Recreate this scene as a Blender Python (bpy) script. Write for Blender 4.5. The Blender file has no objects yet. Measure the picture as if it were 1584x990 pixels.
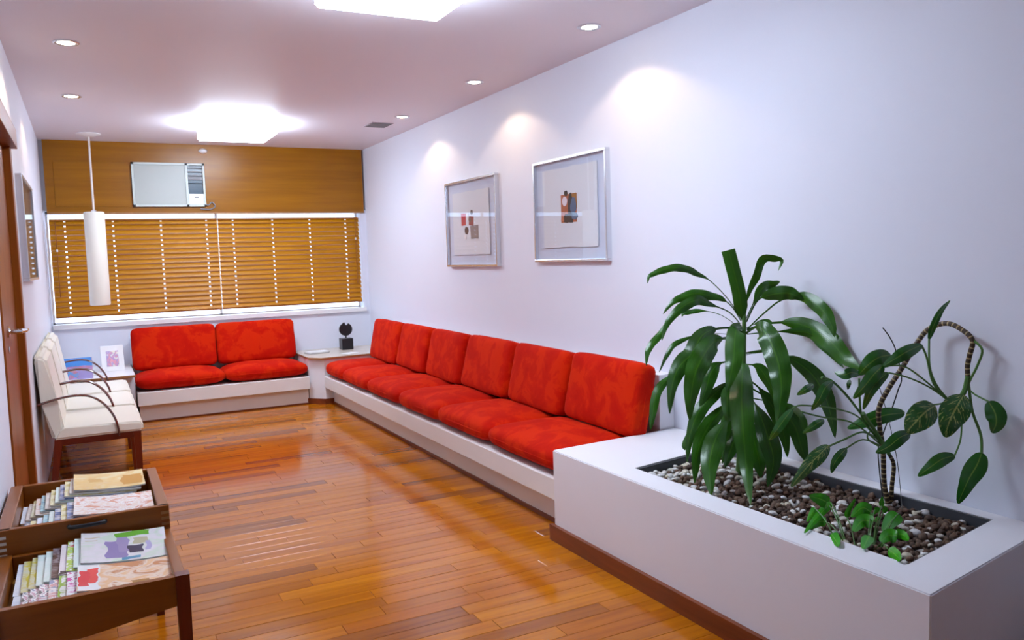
import bpy, bmesh, math, random
from math import sin, cos, pi, radians, sqrt
from mathutils import Vector, Matrix, Euler, noise
random.seed(7)
SC = bpy.context.scene
COL = SC.collection
# ------------------------------------------------------------------ camera
W, H = 1584, 990
FPX, PITCH, YAW, ROLL, CZ = 1256.16, -0.07935, 0.48124, -0.03207, 1.4034
fw = Vector((sin(YAW) * cos(PITCH), cos(YAW) * cos(PITCH), sin(PITCH)))
r0 = Vector((cos(YAW), -sin(YAW), 0)); u0 = r0.cross(fw)
rt = cos(ROLL) * r0 + sin(ROLL) * u0
up = -sin(ROLL) * r0 + cos(ROLL) * u0
CAM = Vector((0, 0, CZ))
cd = bpy.data.cameras.new('camera'); cam = bpy.data.objects.new('camera', cd); COL.objects.link(cam)
cd.sensor_width = 36; cd.lens = FPX / W * 36; cd.clip_start = 0.02
cam.matrix_world = Matrix(((rt.x, up.x, -fw.x, 0), (rt.y, up.y, -fw.y, 0), (rt.z, up.z, -fw.z, CZ), (0, 0, 0, 1)))
SC.camera = cam
def ray(px, py): return fw + rt * ((px - W / 2) / FPX) - up * ((py - H / 2) / FPX)
def on(px, py, ax, v):
    d = ray(px, py); return CAM + d * ((v - CAM[ax]) / d[ax])
# ------------------------------------------------------------------ world, exposure
SC.view_settings.view_transform = 'Standard'; SC.view_settings.look = 'None'
SC.view_settings.gamma = 1; SC.view_settings.use_curve_mapping = False
SC.view_settings.exposure = 0.45
wd = bpy.data.worlds.new('overcast_sky'); SC.world = wd; wd.use_nodes = True
bg = wd.node_tree.nodes['Background']; bg.inputs[0].default_value = (0.56, 0.73, 1.0, 1); bg.inputs[1].default_value = 2.7
# room dimensions
XL, XR, YB, ZC, Y0 = -0.3095, 2.7651, 8.68, 2.6, -2.0
LUM = 27.0      # luminaire radiance
SPOT = 7.0     # downlight watts

# ------------------------------------------------------------------ helpers
def tag(o, label=None, cat=None, group=None, kind=None):
    if label: o['label'] = label
    if cat: o['category'] = cat
    if group: o['group'] = group
    if kind: o['kind'] = kind
    return o
def link(name, me, mat=None, parent=None, smooth=False):
    if mat is not None and not me.materials: me.materials.append(mat)
    if smooth:
        for p in me.polygons: p.use_smooth = True
    o = bpy.data.objects.new(name, me); COL.objects.link(o)
    if parent: o.parent = parent
    return o
def empty(name, loc=(0, 0, 0), rz=0):
    o = bpy.data.objects.new(name, None); COL.objects.link(o); o.location = loc; o.rotation_euler = (0, 0, rz)
    o.empty_display_size = 0.05
    return o
class MB:
    def __init__(s): s.bm = bmesh.new()
    def quad(s, pts): s.bm.faces.new([s.bm.verts.new(p) for p in pts]); return s
    def box(s, a, b, bev=0, M=None):
        a, b = Vector(a), Vector(b)
        T = Matrix.Translation((a + b) / 2) @ Matrix.Diagonal((abs(b.x - a.x), abs(b.y - a.y), abs(b.z - a.z), 1))
        g = bmesh.ops.create_cube(s.bm, size=1, matrix=T)
        if bev:
            es = {e for v in g['verts'] for e in v.link_edges}
            rr = bmesh.ops.bevel(s.bm, geom=list(es), offset=bev, segments=2, affect='EDGES', profile=0.5)
            vs = list({v for f in rr['faces'] for v in f.verts} | {v for v in g['verts'] if v.is_valid})
            if M:
                for v in vs: v.co = M @ v.co
        elif M:
            for v in g['verts']: v.co = M @ v.co
        return s
    def prism(s, pts, z0, z1):
        n = len(pts)
        a = [s.bm.verts.new((p[0], p[1], z0)) for p in pts]; b = [s.bm.verts.new((p[0], p[1], z1)) for p in pts]
        s.bm.faces.new(a[::-1]); s.bm.faces.new(b)
        for i in range(n): s.bm.faces.new((a[i], a[(i + 1) % n], b[(i + 1) % n], b[i]))
        return s
    def lathe(s, prof, c=(0, 0, 0), seg=24, cap=True):
        c = Vector(c); rings = []
        for (r, z) in prof:
            rings.append([s.bm.verts.new((c.x + r * cos(2 * pi * k / seg), c.y + r * sin(2 * pi * k / seg), c.z + z)) for k in range(seg)])
        for A, B in zip(rings, rings[1:]):
            for k in range(seg): s.bm.faces.new((A[k], A[(k + 1) % seg], B[(k + 1) % seg], B[k]))
        if cap:
            if prof[0][0] > 1e-6: s.bm.faces.new(rings[0][::-1])
            if prof[-1][0] > 1e-6: s.bm.faces.new(rings[-1])
        return s
    def tube(s, pts, rad, seg=8, sx=1.0, ref=None):
        pts = [Vector(p) for p in pts]; n = len(pts)
        rads = rad if isinstance(rad, (list, tuple)) else [rad] * n
        rings = []; prev = ref and Vector(ref)
        for i, p in enumerate(pts):
            t = (pts[min(i + 1, n - 1)] - pts[max(i - 1, 0)]).normalized()
            if prev is None: prev = t.orthogonal()
            a = (prev - t * prev.dot(t)).normalized(); b = t.cross(a); prev = a
            rings.append([s.bm.verts.new(p + (a * cos(2 * pi * k / seg) * sx + b * sin(2 * pi * k / seg)) * rads[i]) for k in range(seg)])
        for A, B in zip(rings, rings[1:]):
            for k in range(seg): s.bm.faces.new((A[k], A[(k + 1) % seg], B[(k + 1) % seg], B[k]))
        s.bm.faces.new(rings[0][::-1]); s.bm.faces.new(rings[-1])
        return s
    def mesh(s, name):
        bmesh.ops.recalc_face_normals(s.bm, faces=s.bm.faces[:])
        me = bpy.data.meshes.new(name); s.bm.to_mesh(me); s.bm.free(); return me
    def build(s, name, mat=None, parent=None, smooth=False):
        me = s.mesh(name); o = link(name, me, mat, parent)
        if smooth:
            me.shade_smooth() if hasattr(me, 'shade_smooth') else None
            try: me.set_sharp_from_angle(angle=radians(40))
            except Exception: pass
        return o
def catmull(pts, n=6):
    P = [Vector(p) for p in pts]; out = []
    for i in range(len(P) - 1):
        a, b, c, d = P[max(i - 1, 0)], P[i], P[i + 1], P[min(i + 2, len(P) - 1)]
        for k in range(n):
            t = k / n
            out.append(0.5 * ((2 * b) + (c - a) * t + (2 * a - 5 * b + 4 * c - d) * t * t + (-a + 3 * b - 3 * c + d) * t ** 3))
    out.append(P[-1]); return out

# ------------------------------------------------------------------ materials
class NT:
    def __init__(s, name):
        s.m = bpy.data.materials.new(name); s.m.use_nodes = True; s.t = s.m.node_tree
        s.b = s.t.nodes['Principled BSDF']; s.out = s.t.nodes['Material Output']
    def n(s, typ, **kw):
        x = s.t.nodes.new(typ)
        for k, v in kw.items():
            if k.startswith('i_'):
                key = k[2:]; key = int(key) if key.isdigit() else key.replace('_', ' ')
                x.inputs[key].default_value = v
            else: setattr(x, k, v)
        return x
    def l(s, a, b): s.t.links.new(a, b)
    def math(s, op, a, b=None, c=None):
        x = s.n('ShaderNodeMath', operation=op)
        for i, v in enumerate((a, b, c)):
            if v is None: continue
            if isinstance(v, (int, float)): x.inputs[i].default_value = v
            else: s.l(v, x.inputs[i])
        return x.outputs[0]
    def mix(s, fac, a, b):
        x = s.n('ShaderNodeMix', data_type='RGBA')
        for sock, v in ((x.inputs[0], fac), (x.inputs[6], a), (x.inputs[7], b)):
            if isinstance(v, (int, float)): sock.default_value = v
            elif isinstance(v, (tuple, list)): sock.default_value = tuple(v)[:3] + (1,)
            else: s.l(v, sock)
        return x.outputs[2]
    def ramp(s, fac, stops):
        x = s.n('ShaderNodeValToRGB'); e = x.color_ramp.elements
        while len(e) < len(stops): e.new(0.5)
        for el, (p, c) in zip(e, stops): el.position = p; el.color = tuple(c)[:3] + (1,)
        s.l(fac, x.inputs[0]); return x.outputs[0]
    def bump(s, h, strength=0.2, dist=0.01):
        x = s.n('ShaderNodeBump', i_Strength=strength, i_Distance=dist); s.l(h, x.inputs['Height']); s.l(x.outputs[0], s.b.inputs['Normal'])
    def pset(s, **kw):
        for k, v in kw.items():
            key = k.replace('_', ' ')
            if isinstance(v, (tuple, list)): v = tuple(v)[:3] + (1,)
            s.b.inputs[key].default_value = v
        return s
def plain(name, col, rough=0.5, metal=0, **kw):
    t = NT(name); t.pset(Base_Color=col, Roughness=rough, Metallic=metal, **kw); return t.m
def painted(name, col, var=0.03, rough=0.55):
    t = NT(name); t.pset(Roughness=rough)
    g = t.n('ShaderNodeNewGeometry'); nz = t.n('ShaderNodeTexNoise', i_Scale=1.7, i_Detail=3.0); t.l(g.outputs['Position'], nz.inputs['Vector'])
    t.l(t.mix(nz.outputs[0], [c * (1 - var) for c in col], [min(1, c * (1 + var)) for c in col]), t.b.inputs['Base Color'])
    n2 = t.n('ShaderNodeTexNoise', i_Scale=180.0, i_Detail=2.0); t.l(g.outputs['Position'], n2.inputs['Vector']); t.bump(n2.outputs[0], 0.06, 0.002)
    return t.m
def wood(name, c1, c2, rough=0.35, axis=0, scale=1.0, coat=0.0, isl=False, obj=False, spec=0.3):
    """streaky grain running along one axis"""
    t = NT(name); t.pset(Roughness=rough, Coat_Weight=coat, Coat_Roughness=0.08, Specular_IOR_Level=spec)
    g = t.n('ShaderNodeNewGeometry')
    src = t.n('ShaderNodeTexCoord').outputs['Object'] if obj else g.outputs['Position']
    mp = t.n('ShaderNodeMapping'); sc = [26 * scale] * 3; sc[axis] = 1.6 * scale; mp.inputs['Scale'].default_value = sc
    oi = t.n('ShaderNodeObjectInfo')
    rnd = t.math('FRACT', t.math('ADD', oi.outputs['Random'], g.outputs['Random Per Island']))
    off = t.n('ShaderNodeVectorMath', operation='SCALE'); off.inputs[0].default_value = (37, 53, 11)
    t.l(rnd, off.inputs['Scale'])
    ad = t.n('ShaderNodeVectorMath', operation='ADD'); t.l(src, ad.inputs[0]); t.l(off.outputs[0], ad.inputs[1])
    t.l(ad.outputs[0] if isl else src, mp.inputs['Vector'])
    nz = t.n('ShaderNodeTexNoise', i_Scale=1.0, i_Detail=5.0, i_Roughness=0.6, i_Distortion=0.6); t.l(mp.outputs[0], nz.inputs['Vector'])
    grain = t.ramp(nz.outputs[0], [(0.3, (0, 0, 0)), (0.7, (1, 1, 1))])
    col = t.mix(grain, c1, c2)
    if isl:
        # per-plank tone: most honey coloured, some dark red-brown
        tone = t.ramp(rnd, isl)
        col = t.mix(0.30, tone, col)
        m2 = t.n('ShaderNodeMix', data_type='RGBA', blend_type='MULTIPLY'); m2.inputs[0].default_value = 0.55
        t.l(col, m2.inputs[6]); t.l(t.ramp(nz.outputs[0], [(0.25, (0.62, 0.55, 0.5)), (0.6, (1, 1, 1))]), m2.inputs[7]); col = m2.outputs[2]
    t.l(col, t.b.inputs['Base Color'])
    t.bump(nz.outputs[0], 0.04, 0.002)
    return t.m
def emit(name, col, st):
    t = NT(name); t.pset(Base_Color=(0.8, 0.8, 0.8), Emission_Color=col, Emission_Strength=st, Roughness=0.4); return t.m
def thin_glass(name, tint=(1, 1, 1), base=0.04):
    t = NT(name); t.t.nodes.remove(t.b)
    tr = t.n('ShaderNodeBsdfTransparent', i_Color=tint + (1,)); gl = t.n('ShaderNodeBsdfGlossy', i_Roughness=0.02)
    fr = t.n('ShaderNodeLayerWeight', i_Blend=0.5); mx = t.n('ShaderNodeMixShader')
    fac = t.math('ADD', t.math('MULTIPLY', t.math('POWER', fr.outputs['Facing'], 4.0), 0.42), base)
    t.l(fac, mx.inputs[0]); t.l(tr.outputs[0], mx.inputs[1]); t.l(gl.outputs[0], mx.inputs[2]); t.l(mx.outputs[0], t.out.inputs[0])
    return t.m
M = {}
M['wall'] = painted('wall_paint', (0.76, 0.79, 0.88), 0.015)
M['ceil'] = painted('ceiling_paint', (0.80, 0.79, 0.86), 0.01)
M['planter'] = painted('planter_plaster', (0.84, 0.84, 0.88), 0.015)
M['white'] = plain('white_lacquer', (0.86, 0.86, 0.86), 0.3)
M['bench'] = painted('bench_paint', (0.82, 0.80, 0.78), 0.02, 0.4)
M['sub'] = plain('dark_subfloor', (0.03, 0.012, 0.005), 0.9)
honey = [(0.0, (0.17, 0.045, 0.010)), (0.09, (0.25, 0.066, 0.008)), (0.17, (0.42, 0.118, 0.001)), (0.5, (0.53, 0.165, 0.001)), (0.75, (0.40, 0.098, 0.001)), (0.9, (0.58, 0.190, 0.001)), (1.0, (0.34, 0.090, 0.003))]
M['floor'] = wood('floor_planks', (0.34, 0.09, 0.002), (0.60, 0.20, 0.002), 0.13, 0, 1.0, 0.0, isl=honey, spec=0.36)
M['panel'] = wood('panel_wood', (0.25, 0.090, 0.001), (0.34, 0.130, 0.001), 0.30, 0, 0.7)
M['slat'] = wood('slat_wood', (0.40, 0.150, 0.002), (0.56, 0.235, 0.003), 0.4, 0, 1.0)
M['slatdark'] = wood('rail_wood', (0.28, 0.09, 0.012), (0.36, 0.12, 0.015), 0.4, 0, 1.0)
M['door'] = wood('door_wood', (0.20, 0.045, 0.003), (0.28, 0.070, 0.004), 0.4, 2, 0.8)
M['rack'] = wood('rack_wood', (0.20, 0.050, 0.003), (0.28, 0.080, 0.004), 0.35, 0, 0.9, 0.2)
M['racky'] = wood('rack_wood_side', (0.20, 0.050, 0.003), (0.28, 0.080, 0.004), 0.35, 1, 0.9, 0.2)
M['rackin'] = wood('rack_plywood', (0.26, 0.11, 0.012), (0.34, 0.15, 0.02), 0.5, 0, 0.9)
M['mahog'] = wood('mahogany', (0.11, 0.011, 0.004), (0.17, 0.019, 0.005), 0.3, 2, 1.0, 0.3)
M['mahogx'] = wood('mahogany_rail', (0.11, 0.011, 0.004), (0.17, 0.019, 0.005), 0.3, 0, 1.0, 0.3)
M['arm'] = plain('bentwood', (0.10, 0.02, 0.012), 0.15, 0, Coat_Weight=0.8)
M['base'] = wood('baseboard_wood', (0.16, 0.035, 0.010), (0.24, 0.055, 0.014), 0.35, 1, 0.9, 0.2)
M['ply'] = wood('shelf_wood', (0.62, 0.55, 0.46), (0.70, 0.63, 0.54), 0.25, 0, 0.6)
M['plyedge'] = plain('shelf_edge', (0.33, 0.15, 0.05), 0.4)
M['cream'] = painted('cream_leather', (0.86, 0.82, 0.70), 0.02, 0.38)
M['chrome'] = plain('chrome', (0.8, 0.8, 0.8), 0.12, 1)
M['alu'] = plain('brushed_aluminium', (0.72, 0.74, 0.78), 0.25, 1)
M['black'] = plain('black_metal', (0.012, 0.013, 0.016), 0.3)
M['darkglass'] = plain('dark_plastic', (0.02, 0.05, 0.08), 0.25)
M['grey'] = plain('grey_plastic', (0.22, 0.22, 0.23), 0.5)
M['acwhite'] = plain('ac_plastic', (0.58, 0.64, 0.59), 0.4)
M['acgrey'] = plain('ac_front', (0.44, 0.47, 0.43), 0.45)
M['mount'] = plain('picture_mount', (0.60, 0.66, 0.80), 0.7)
M['sheet'] = plain('art_paper', (0.70, 0.74, 0.80), 0.8)
M['glass'] = thin_glass('clear_glass')
M['lum'] = emit('luminaire_diffuser', (0.72, 0.84, 1.0), LUM)
M['bulb'] = emit('downlight_bulb', (1.0, 0.86, 0.62), 14.0)
M['liner'] = plain('planter_liner', (0.055, 0.06, 0.07), 0.6)
M['rod'] = plain('pendant_rod', (0.75, 0.68, 0.62), 0.4)
M['paper'] = plain('paper_pages', (0.78, 0.80, 0.80), 0.7)
M['wire'] = plain('dark_wire', (0.015, 0.02, 0.02), 0.5)
def red_suede():
    t = NT('red_suede'); t.pset(Roughness=0.85, Sheen_Weight=0.06, Sheen_Roughness=0.5, Sheen_Tint=(1.0, 0.25, 0.08), Specular_IOR_Level=0.1)
    g = t.n('ShaderNodeNewGeometry')
    nz = t.n('ShaderNodeTexNoise', i_Scale=6.5, i_Detail=6.0, i_Roughness=0.62, i_Distortion=0.5); t.l(g.outputs['Position'], nz.inputs['Vector'])
    c = t.ramp(nz.outputs[0], [(0.38, (0.46, 0.005, 0.0002)), (0.50, (0.52, 0.009, 0.0002)), (0.56, (0.59, 0.020, 0.0004)), (0.7, (0.58, 0.017, 0.0004))])
    t.l(c, t.b.inputs['Base Color'])
    n2 = t.n('ShaderNodeTexNoise', i_Scale=90.0, i_Detail=2.0); t.l(g.outputs['Position'], n2.inputs['Vector']); t.bump(n2.outputs[0], 0.12, 0.004)
    return t.m
M['red'] = red_suede()
def leaf_mat(name, c1, c2, rib, varieg=0.0, rough=0.24):
    t = NT(name); t.pset(Roughness=rough, Specular_IOR_Level=0.55)
    uv = t.n('ShaderNodeTexCoord').outputs['UV']; sp = t.n('ShaderNodeSeparateXYZ'); t.l(uv, sp.inputs[0])
    mp = t.n('ShaderNodeMapping'); mp.inputs['Scale'].default_value = (9, 1.2, 1); t.l(uv, mp.inputs['Vector'])
    nz = t.n('ShaderNodeTexNoise', i_Scale=2.2, i_Detail=3.0); t.l(mp.outputs[0], nz.inputs['Vector'])
    oi = t.n('ShaderNodeObjectInfo')
    f = t.math('ADD', t.math('MULTIPLY', nz.outputs[0], 0.6), t.math('MULTIPLY', oi.outputs['Random'], 0.4))
    col = t.mix(f, c1, c2)
    d = t.math('ABSOLUTE', t.math('SUBTRACT', sp.outputs[0], 0.5))
    ribm = t.math('LESS_THAN', d, 0.03)
    if varieg:
        # pale streaks that follow the side veins
        w = t.n('ShaderNodeTexNoise', i_Scale=5.0, i_Detail=2.0, i_Distortion=0.8)
        m2 = t.n('ShaderNodeMapping'); m2.inputs['Scale'].default_value = (1.0, 5.0, 1)
        sh = t.n('ShaderNodeCombineXYZ'); t.l(sp.outputs[0], sh.inputs[0]); t.l(t.math('SUBTRACT', sp.outputs[1], t.math('MULTIPLY', d, 0.7)), sh.inputs[1])
        t.l(sh.outputs[0], m2.inputs['Vector']); t.l(m2.outputs[0], w.inputs['Vector'])
        col = t.mix(t.math('MULTIPLY', t.math('GREATER_THAN', w.outputs[0], 0.60), varieg), col, rib)
    col = t.mix(t.math('MULTIPLY', ribm, 0.55), col, rib)
    t.l(col, t.b.inputs['Base Color'])
    t.bump(t.math('ABSOLUTE', t.math('SINE', t.math('MULTIPLY', sp.outputs[0], 44))), 0.10, 0.002)
    tl = t.n('ShaderNodeBsdfTranslucent'); t.l(col, tl.inputs[0]); mx = t.n('ShaderNodeMixShader', i_0=0.08)
    t.l(t.b.outputs[0], mx.inputs[1]); t.l(tl.outputs[0], mx.inputs[2]); t.l(mx.outputs[0], t.out.inputs[0])
    return t.m
M['drac'] = leaf_mat('dracaena_leaf', (0.004, 0.054, 0.001), (0.036, 0.175, 0.002), (0.07, 0.22, 0.008), 0.0, 0.3)
M['dieff'] = leaf_mat('dumb_cane_leaf', (0.005, 0.065, 0.006), (0.02, 0.15, 0.008), (0.20, 0.36, 0.05))
M['vari'] = leaf_mat('variegated_leaf', (0.010, 0.06, 0.014), (0.025, 0.12, 0.02), (0.42, 0.50, 0.14), 0.75)
M['poth'] = leaf_mat('pothos_leaf', (0.02, 0.26, 0.004), (0.06, 0.42, 0.006), (0.20, 0.55, 0.05))
M['stem'] = plain('green_stem', (0.07, 0.20, 0.03), 0.45)
def cane_mat():
    t = NT('ringed_cane'); t.pset(Roughness=0.6)
    uv = t.n('ShaderNodeTexCoord').outputs['UV']; sp = t.n('ShaderNodeSeparateXYZ'); t.l(uv, sp.inputs[0])
    g = t.n('ShaderNodeNewGeometry'); nz = t.n('ShaderNodeTexNoise', i_Scale=30.0); t.l(g.outputs['Position'], nz.inputs['Vector'])
    ph = t.math('ADD', t.math('MULTIPLY', sp.outputs[1], 330.0), t.math('MULTIPLY', nz.outputs[0], 3.0))
    ring = t.math('GREATER_THAN', t.math('SINE', ph), 0.7)
    t.l(t.mix(ring, (0.055, 0.035, 0.018), (0.42, 0.33, 0.16)), t.b.inputs['Base Color'])
    return t.m
M['cane'] = cane_mat()
def stone(name, cs, rough=0.7):
    t = NT(name); t.pset(Roughness=rough)
    oi = t.n('ShaderNodeObjectInfo'); g = t.n('ShaderNodeNewGeometry')
    rnd = t.math('FRACT', t.math('ADD', oi.outputs['Random'], g.outputs['Random Per Island']))
    nz = t.n('ShaderNodeTexNoise', i_Scale=120.0, i_Detail=3.0); t.l(g.outputs['Position'], nz.inputs['Vector'])
    c = t.ramp(rnd, [(i / (len(cs) - 1), c) for i, c in enumerate(cs)])
    m2 = t.n('ShaderNodeMix', data_type='RGBA', blend_type='MULTIPLY'); m2.inputs[0].default_value = 0.6
    t.l(c, m2.inputs[6]); t.l(t.ramp(nz.outputs[0], [(0.3, (0.5, 0.5, 0.5)), (0.65, (1, 1, 1))]), m2.inputs[7])
    t.l(m2.outputs[2], t.b.inputs['Base Color']); t.bump(nz.outputs[0], 0.4, 0.003)
    return t.m
M['wstone'] = stone('white_marble_pebble', [(0.72, 0.72, 0.70), (0.80, 0.80, 0.80), (0.62, 0.56, 0.42), (0.84, 0.84, 0.84)], 0.5)
M['bstone'] = stone('brown_clay_pebble', [(0.10, 0.055, 0.035), (0.17, 0.095, 0.06), (0.08, 0.05, 0.04), (0.22, 0.14, 0.09)], 0.85)
_pm = {}
def cover(name, base, ramp, scale=5.0, rects=(), amount=0.9, hard=False, zone=(-1, -1, 2.0, 2.0)):
    """flat magazine print in the cover's own UV space: a picture zone and a few blocks"""
    if name in _pm: return _pm[name]
    t = NT('cover_' + name); t.pset(Roughness=0.22, Specular_IOR_Level=0.6)
    uv = t.n('ShaderNodeTexCoord').outputs['UV']; sp = t.n('ShaderNodeSeparateXYZ'); t.l(uv, sp.inputs[0])
    wn = t.n('ShaderNodeTexNoise', i_Scale=3.5, i_Detail=1.0); t.l(uv, wn.inputs['Vector'])
    wv = t.math('MULTIPLY', t.math('SUBTRACT', wn.outputs[0], 0.5), 0.16)
    u_ = t.math('ADD', sp.outputs[0], wv); v_ = t.math('ADD', sp.outputs[1], wv)
    def inside(r):
        a = t.math('MULTIPLY', t.math('GREATER_THAN', u_, r[0]), t.math('LESS_THAN', u_, r[2]))
        b = t.math('MULTIPLY', t.math('GREATER_THAN', v_, r[1]), t.math('LESS_THAN', v_, r[3]))
        return t.math('MULTIPLY', a, b)
    nz = t.n('ShaderNodeTexNoise', i_Scale=scale, i_Detail=3.0, i_Distortion=1.2); t.l(uv, nz.inputs['Vector'])
    n = len(ramp); pic = t.ramp(nz.outputs[0], [(0.30 + 0.30 * i / max(1, n - 1) if i else 0.0, c) for i, c in enumerate(ramp)])
    pic.node.color_ramp.interpolation = 'CONSTANT' if hard else 'LINEAR'
    col = t.mix(t.math('MULTIPLY', inside(zone), amount), base, pic)
    for r in rects: col = t.mix(inside(r), col, r[4])
    t.l(col, t.b.inputs['Base Color']); _pm[name] = t.m
    return t.m

# ------------------------------------------------------------------ setting
def struct(name, mb, mat, parent=None):
    o = mb.build(name, mat, parent)
    if not parent: o['kind'] = 'structure'
    return o
ft = struct('floor', MB().box((XL - 0.1, Y0, -0.12), (XR + 0.1, YB + 0.1, -0.014)), M['sub'])
struct('ceiling', MB().box((XL - 0.1, Y0, ZC), (XR + 0.1, YB + 0.25, ZC + 0.1)), M['ceil'])
struct('wall_front', MB().box((XL - 0.1, Y0 - 0.1, -0.12), (XR + 0.1, Y0, ZC + 0.1)), M['wall'])
struct('wall_right', MB().box((XR, Y0, -0.12), (XR + 0.1, YB + 0.25, ZC)), M['wall'])
# left wall around the door opening
DY0, DY1, DZ = 3.87, 4.74, 2.03
wl = MB()
wl.box((XL - 0.1, Y0, -0.12), (XL, DY0, ZC)); wl.box((XL - 0.1, DY1, -0.12), (XL, YB + 0.25, ZC)); wl.box((XL - 0.1, DY0, DZ), (XL, DY1, ZC))
struct('wall_left', wl, M['wall'])
WZ0, WZ1 = 0.888, 1.93
wb = MB(); wb.box((XL, YB, -0.12), (XR, YB + 0.2, WZ0 - 0.03)); wb.box((XL, YB + 0.05, WZ1 + 0.02), (XR, YB + 0.2, ZC))
wb.box((XL, YB, WZ0 - 0.03), (XL + 0.012, YB + 0.2, WZ1 + 0.02)); wb.box((XR - 0.065, YB, WZ0 - 0.03), (XR, YB + 0.2, WZ1 + 0.02))
struct('wall_back', wb, M['wall'])
# floor planks running across the room
PW = 0.088
unit = MB(); c = 0.0012
b = unit.bm
lo = [b.verts.new(p) for p in ((0.0006, 0.0006, -0.014), (0.9994, 0.0006, -0.014), (0.9994, PW - 0.0006, -0.014), (0.0006, PW - 0.0006, -0.014))]
mi = [b.verts.new((v.co.x, v.co.y, -c)) for v in lo]
hi = [b.verts.new(p) for p in ((0.0026, 0.0006 + c, 0), (0.9974, 0.0006 + c, 0), (0.9974, PW - 0.0006 - c, 0), (0.0026, PW - 0.0006 - c, 0))]
b.faces.new(hi)
for A, B in ((lo, mi), (mi, hi)):
    for k in range(4): b.faces.new((A[k], A[(k + 1) % 4], B[(k + 1) % 4], B[k]))
unit_me = unit.mesh('plank'); unit_me.materials.append(M['floor'])
planks = []
y = Y0; row = 0
while y < YB - 0.001:
    x = XL - random.uniform(0, 0.6)
    while x < XR:
        ln = random.choice((0.38, 0.55, 0.62, 0.7, 0.85, 1.05)) * random.uniform(0.9, 1.1)
        a, e = max(x, XL), min(x + ln, XR)
        if e - a > 0.02: planks.append((a, y, e - a))
        x += ln
    y += PW; row += 1
vis = [p for p in planks if p[1] > 2.45 and p[1] < 8.05 and p[0] < 2.1 and not (p[0] + p[2] < 0.2 and p[1] < 2.9) and not (p[0] + p[2] < 0.15 and p[1] < 4.3)]
vis.sort(key=lambda p: p[1]); vis = set(vis[:298])
rest_v, rest_f = [], []
for p in planks:
    if p in vis:
        o = bpy.data.objects.new('plank', unit_me); COL.objects.link(o); o.parent = ft; o.location = (p[0], p[1], random.uniform(-0.0004, 0.0004)); o.scale = (p[2], 1, 1)
    else:
        k = len(rest_v)
        for v in unit_me.vertices: rest_v.append((p[0] + v.co.x * p[2], p[1] + v.co.y, v.co.z))
        for f in unit_me.polygons: rest_f.append([k + i for i in f.vertices])
me = bpy.data.meshes.new('plank_field'); me.from_pydata(rest_v, [], rest_f)
o = link('plank_field', me, M['floor'], ft); o['kind'] = 'stuff'

# ---- door in the left wall
door = empty('door_1', (XL, DY0, 0)); door['kind'] = 'structure'
def dl(name, a, b_, mat, parent=door, bev=0.003):
    mb = MB().box(a, b_, bev); o = mb.build(name, mat, parent); return o
leaf = dl('door_leaf', (-0.052, 0.015, 0.01), (-0.010, DY1 - DY0 - 0.015, DZ - 0.015), M['door'])
dl('casing', (-0.1, -0.06, 0), (0.008, 0.012, DZ + 0.03), M['door'])
dl('casing', (-0.1, DY1 - DY0 - 0.012, 0), (0.022, DY1 - DY0 + 0.075, DZ + 0.03), M['door'])
dl('head_casing', (-0.1, -0.095, DZ - 0.012), (0.048, DY1 - DY0 + 0.095, DZ + 0.085), M['door'])
h = MB(); h.lathe([(0.0, 0), (0.026, 0), (0.026, 0.008), (0.012, 0.012), (0.011, 0.045), (0, 0.045)], seg=16)
for v in h.bm.verts: v.co = Vector((v.co.z * 1.3 - 0.011, v.co.x + 0.30, v.co.y + 1.14))
h.tube([(0.03, 0.295, 1.14), (0.058, 0.33, 1.141), (0.060, 0.42, 1.137)], [0.011, 0.010, 0.008])
h.build('handle', M['chrome'], leaf, True)
k = MB(); k.lathe([(0.0, 0), (0.016, 0), (0.016, 0.006), (0, 0.006)], seg=12)
for v in k.bm.verts: v.co = Vector((v.co.z - 0.011, v.co.x + 0.30, v.co.y + 1.06))
k.build('keyhole', M['chrome'], leaf, True)

# ---- window and sill
win = empty('window_1', (0, 0, 0)); win['kind'] = 'structure'
WX0, WX1, WXM = XL + 0.012, XR - 0.065, 1.222
MB().box((WX0, YB - 0.03, WZ0 - 0.045), (WX1 + 0.02, YB + 0.2, WZ0), 0.004).build('sill', M['white'], win)
fr = MB(); yy0, yy1 = YB + 0.14, YB + 0.18
for (x0, x1) in ((WX0, WX0 + 0.018), (WXM - 0.01, WXM + 0.01), (WX1 - 0.018, WX1)): fr.box((x0, yy0, WZ0), (x1, yy1, WZ1 + 0.02))
fr.box((WX0, yy0, WZ0), (WX1, yy1, WZ0 + 0.012)); fr.box((WX0, yy0, WZ1 - 0.0), (WX1, yy1, WZ1 + 0.02))
fr.build('window_frame', M['white'], win)
for (x0, x1) in ((WX0 + 0.018, WXM - 0.01), (WXM + 0.01, WX1 - 0.018)):
    MB().box((x0, YB + 0.158, WZ0 + 0.012), (x1, YB + 0.162, WZ1)).build('pane', M['glass'], win)

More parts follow.
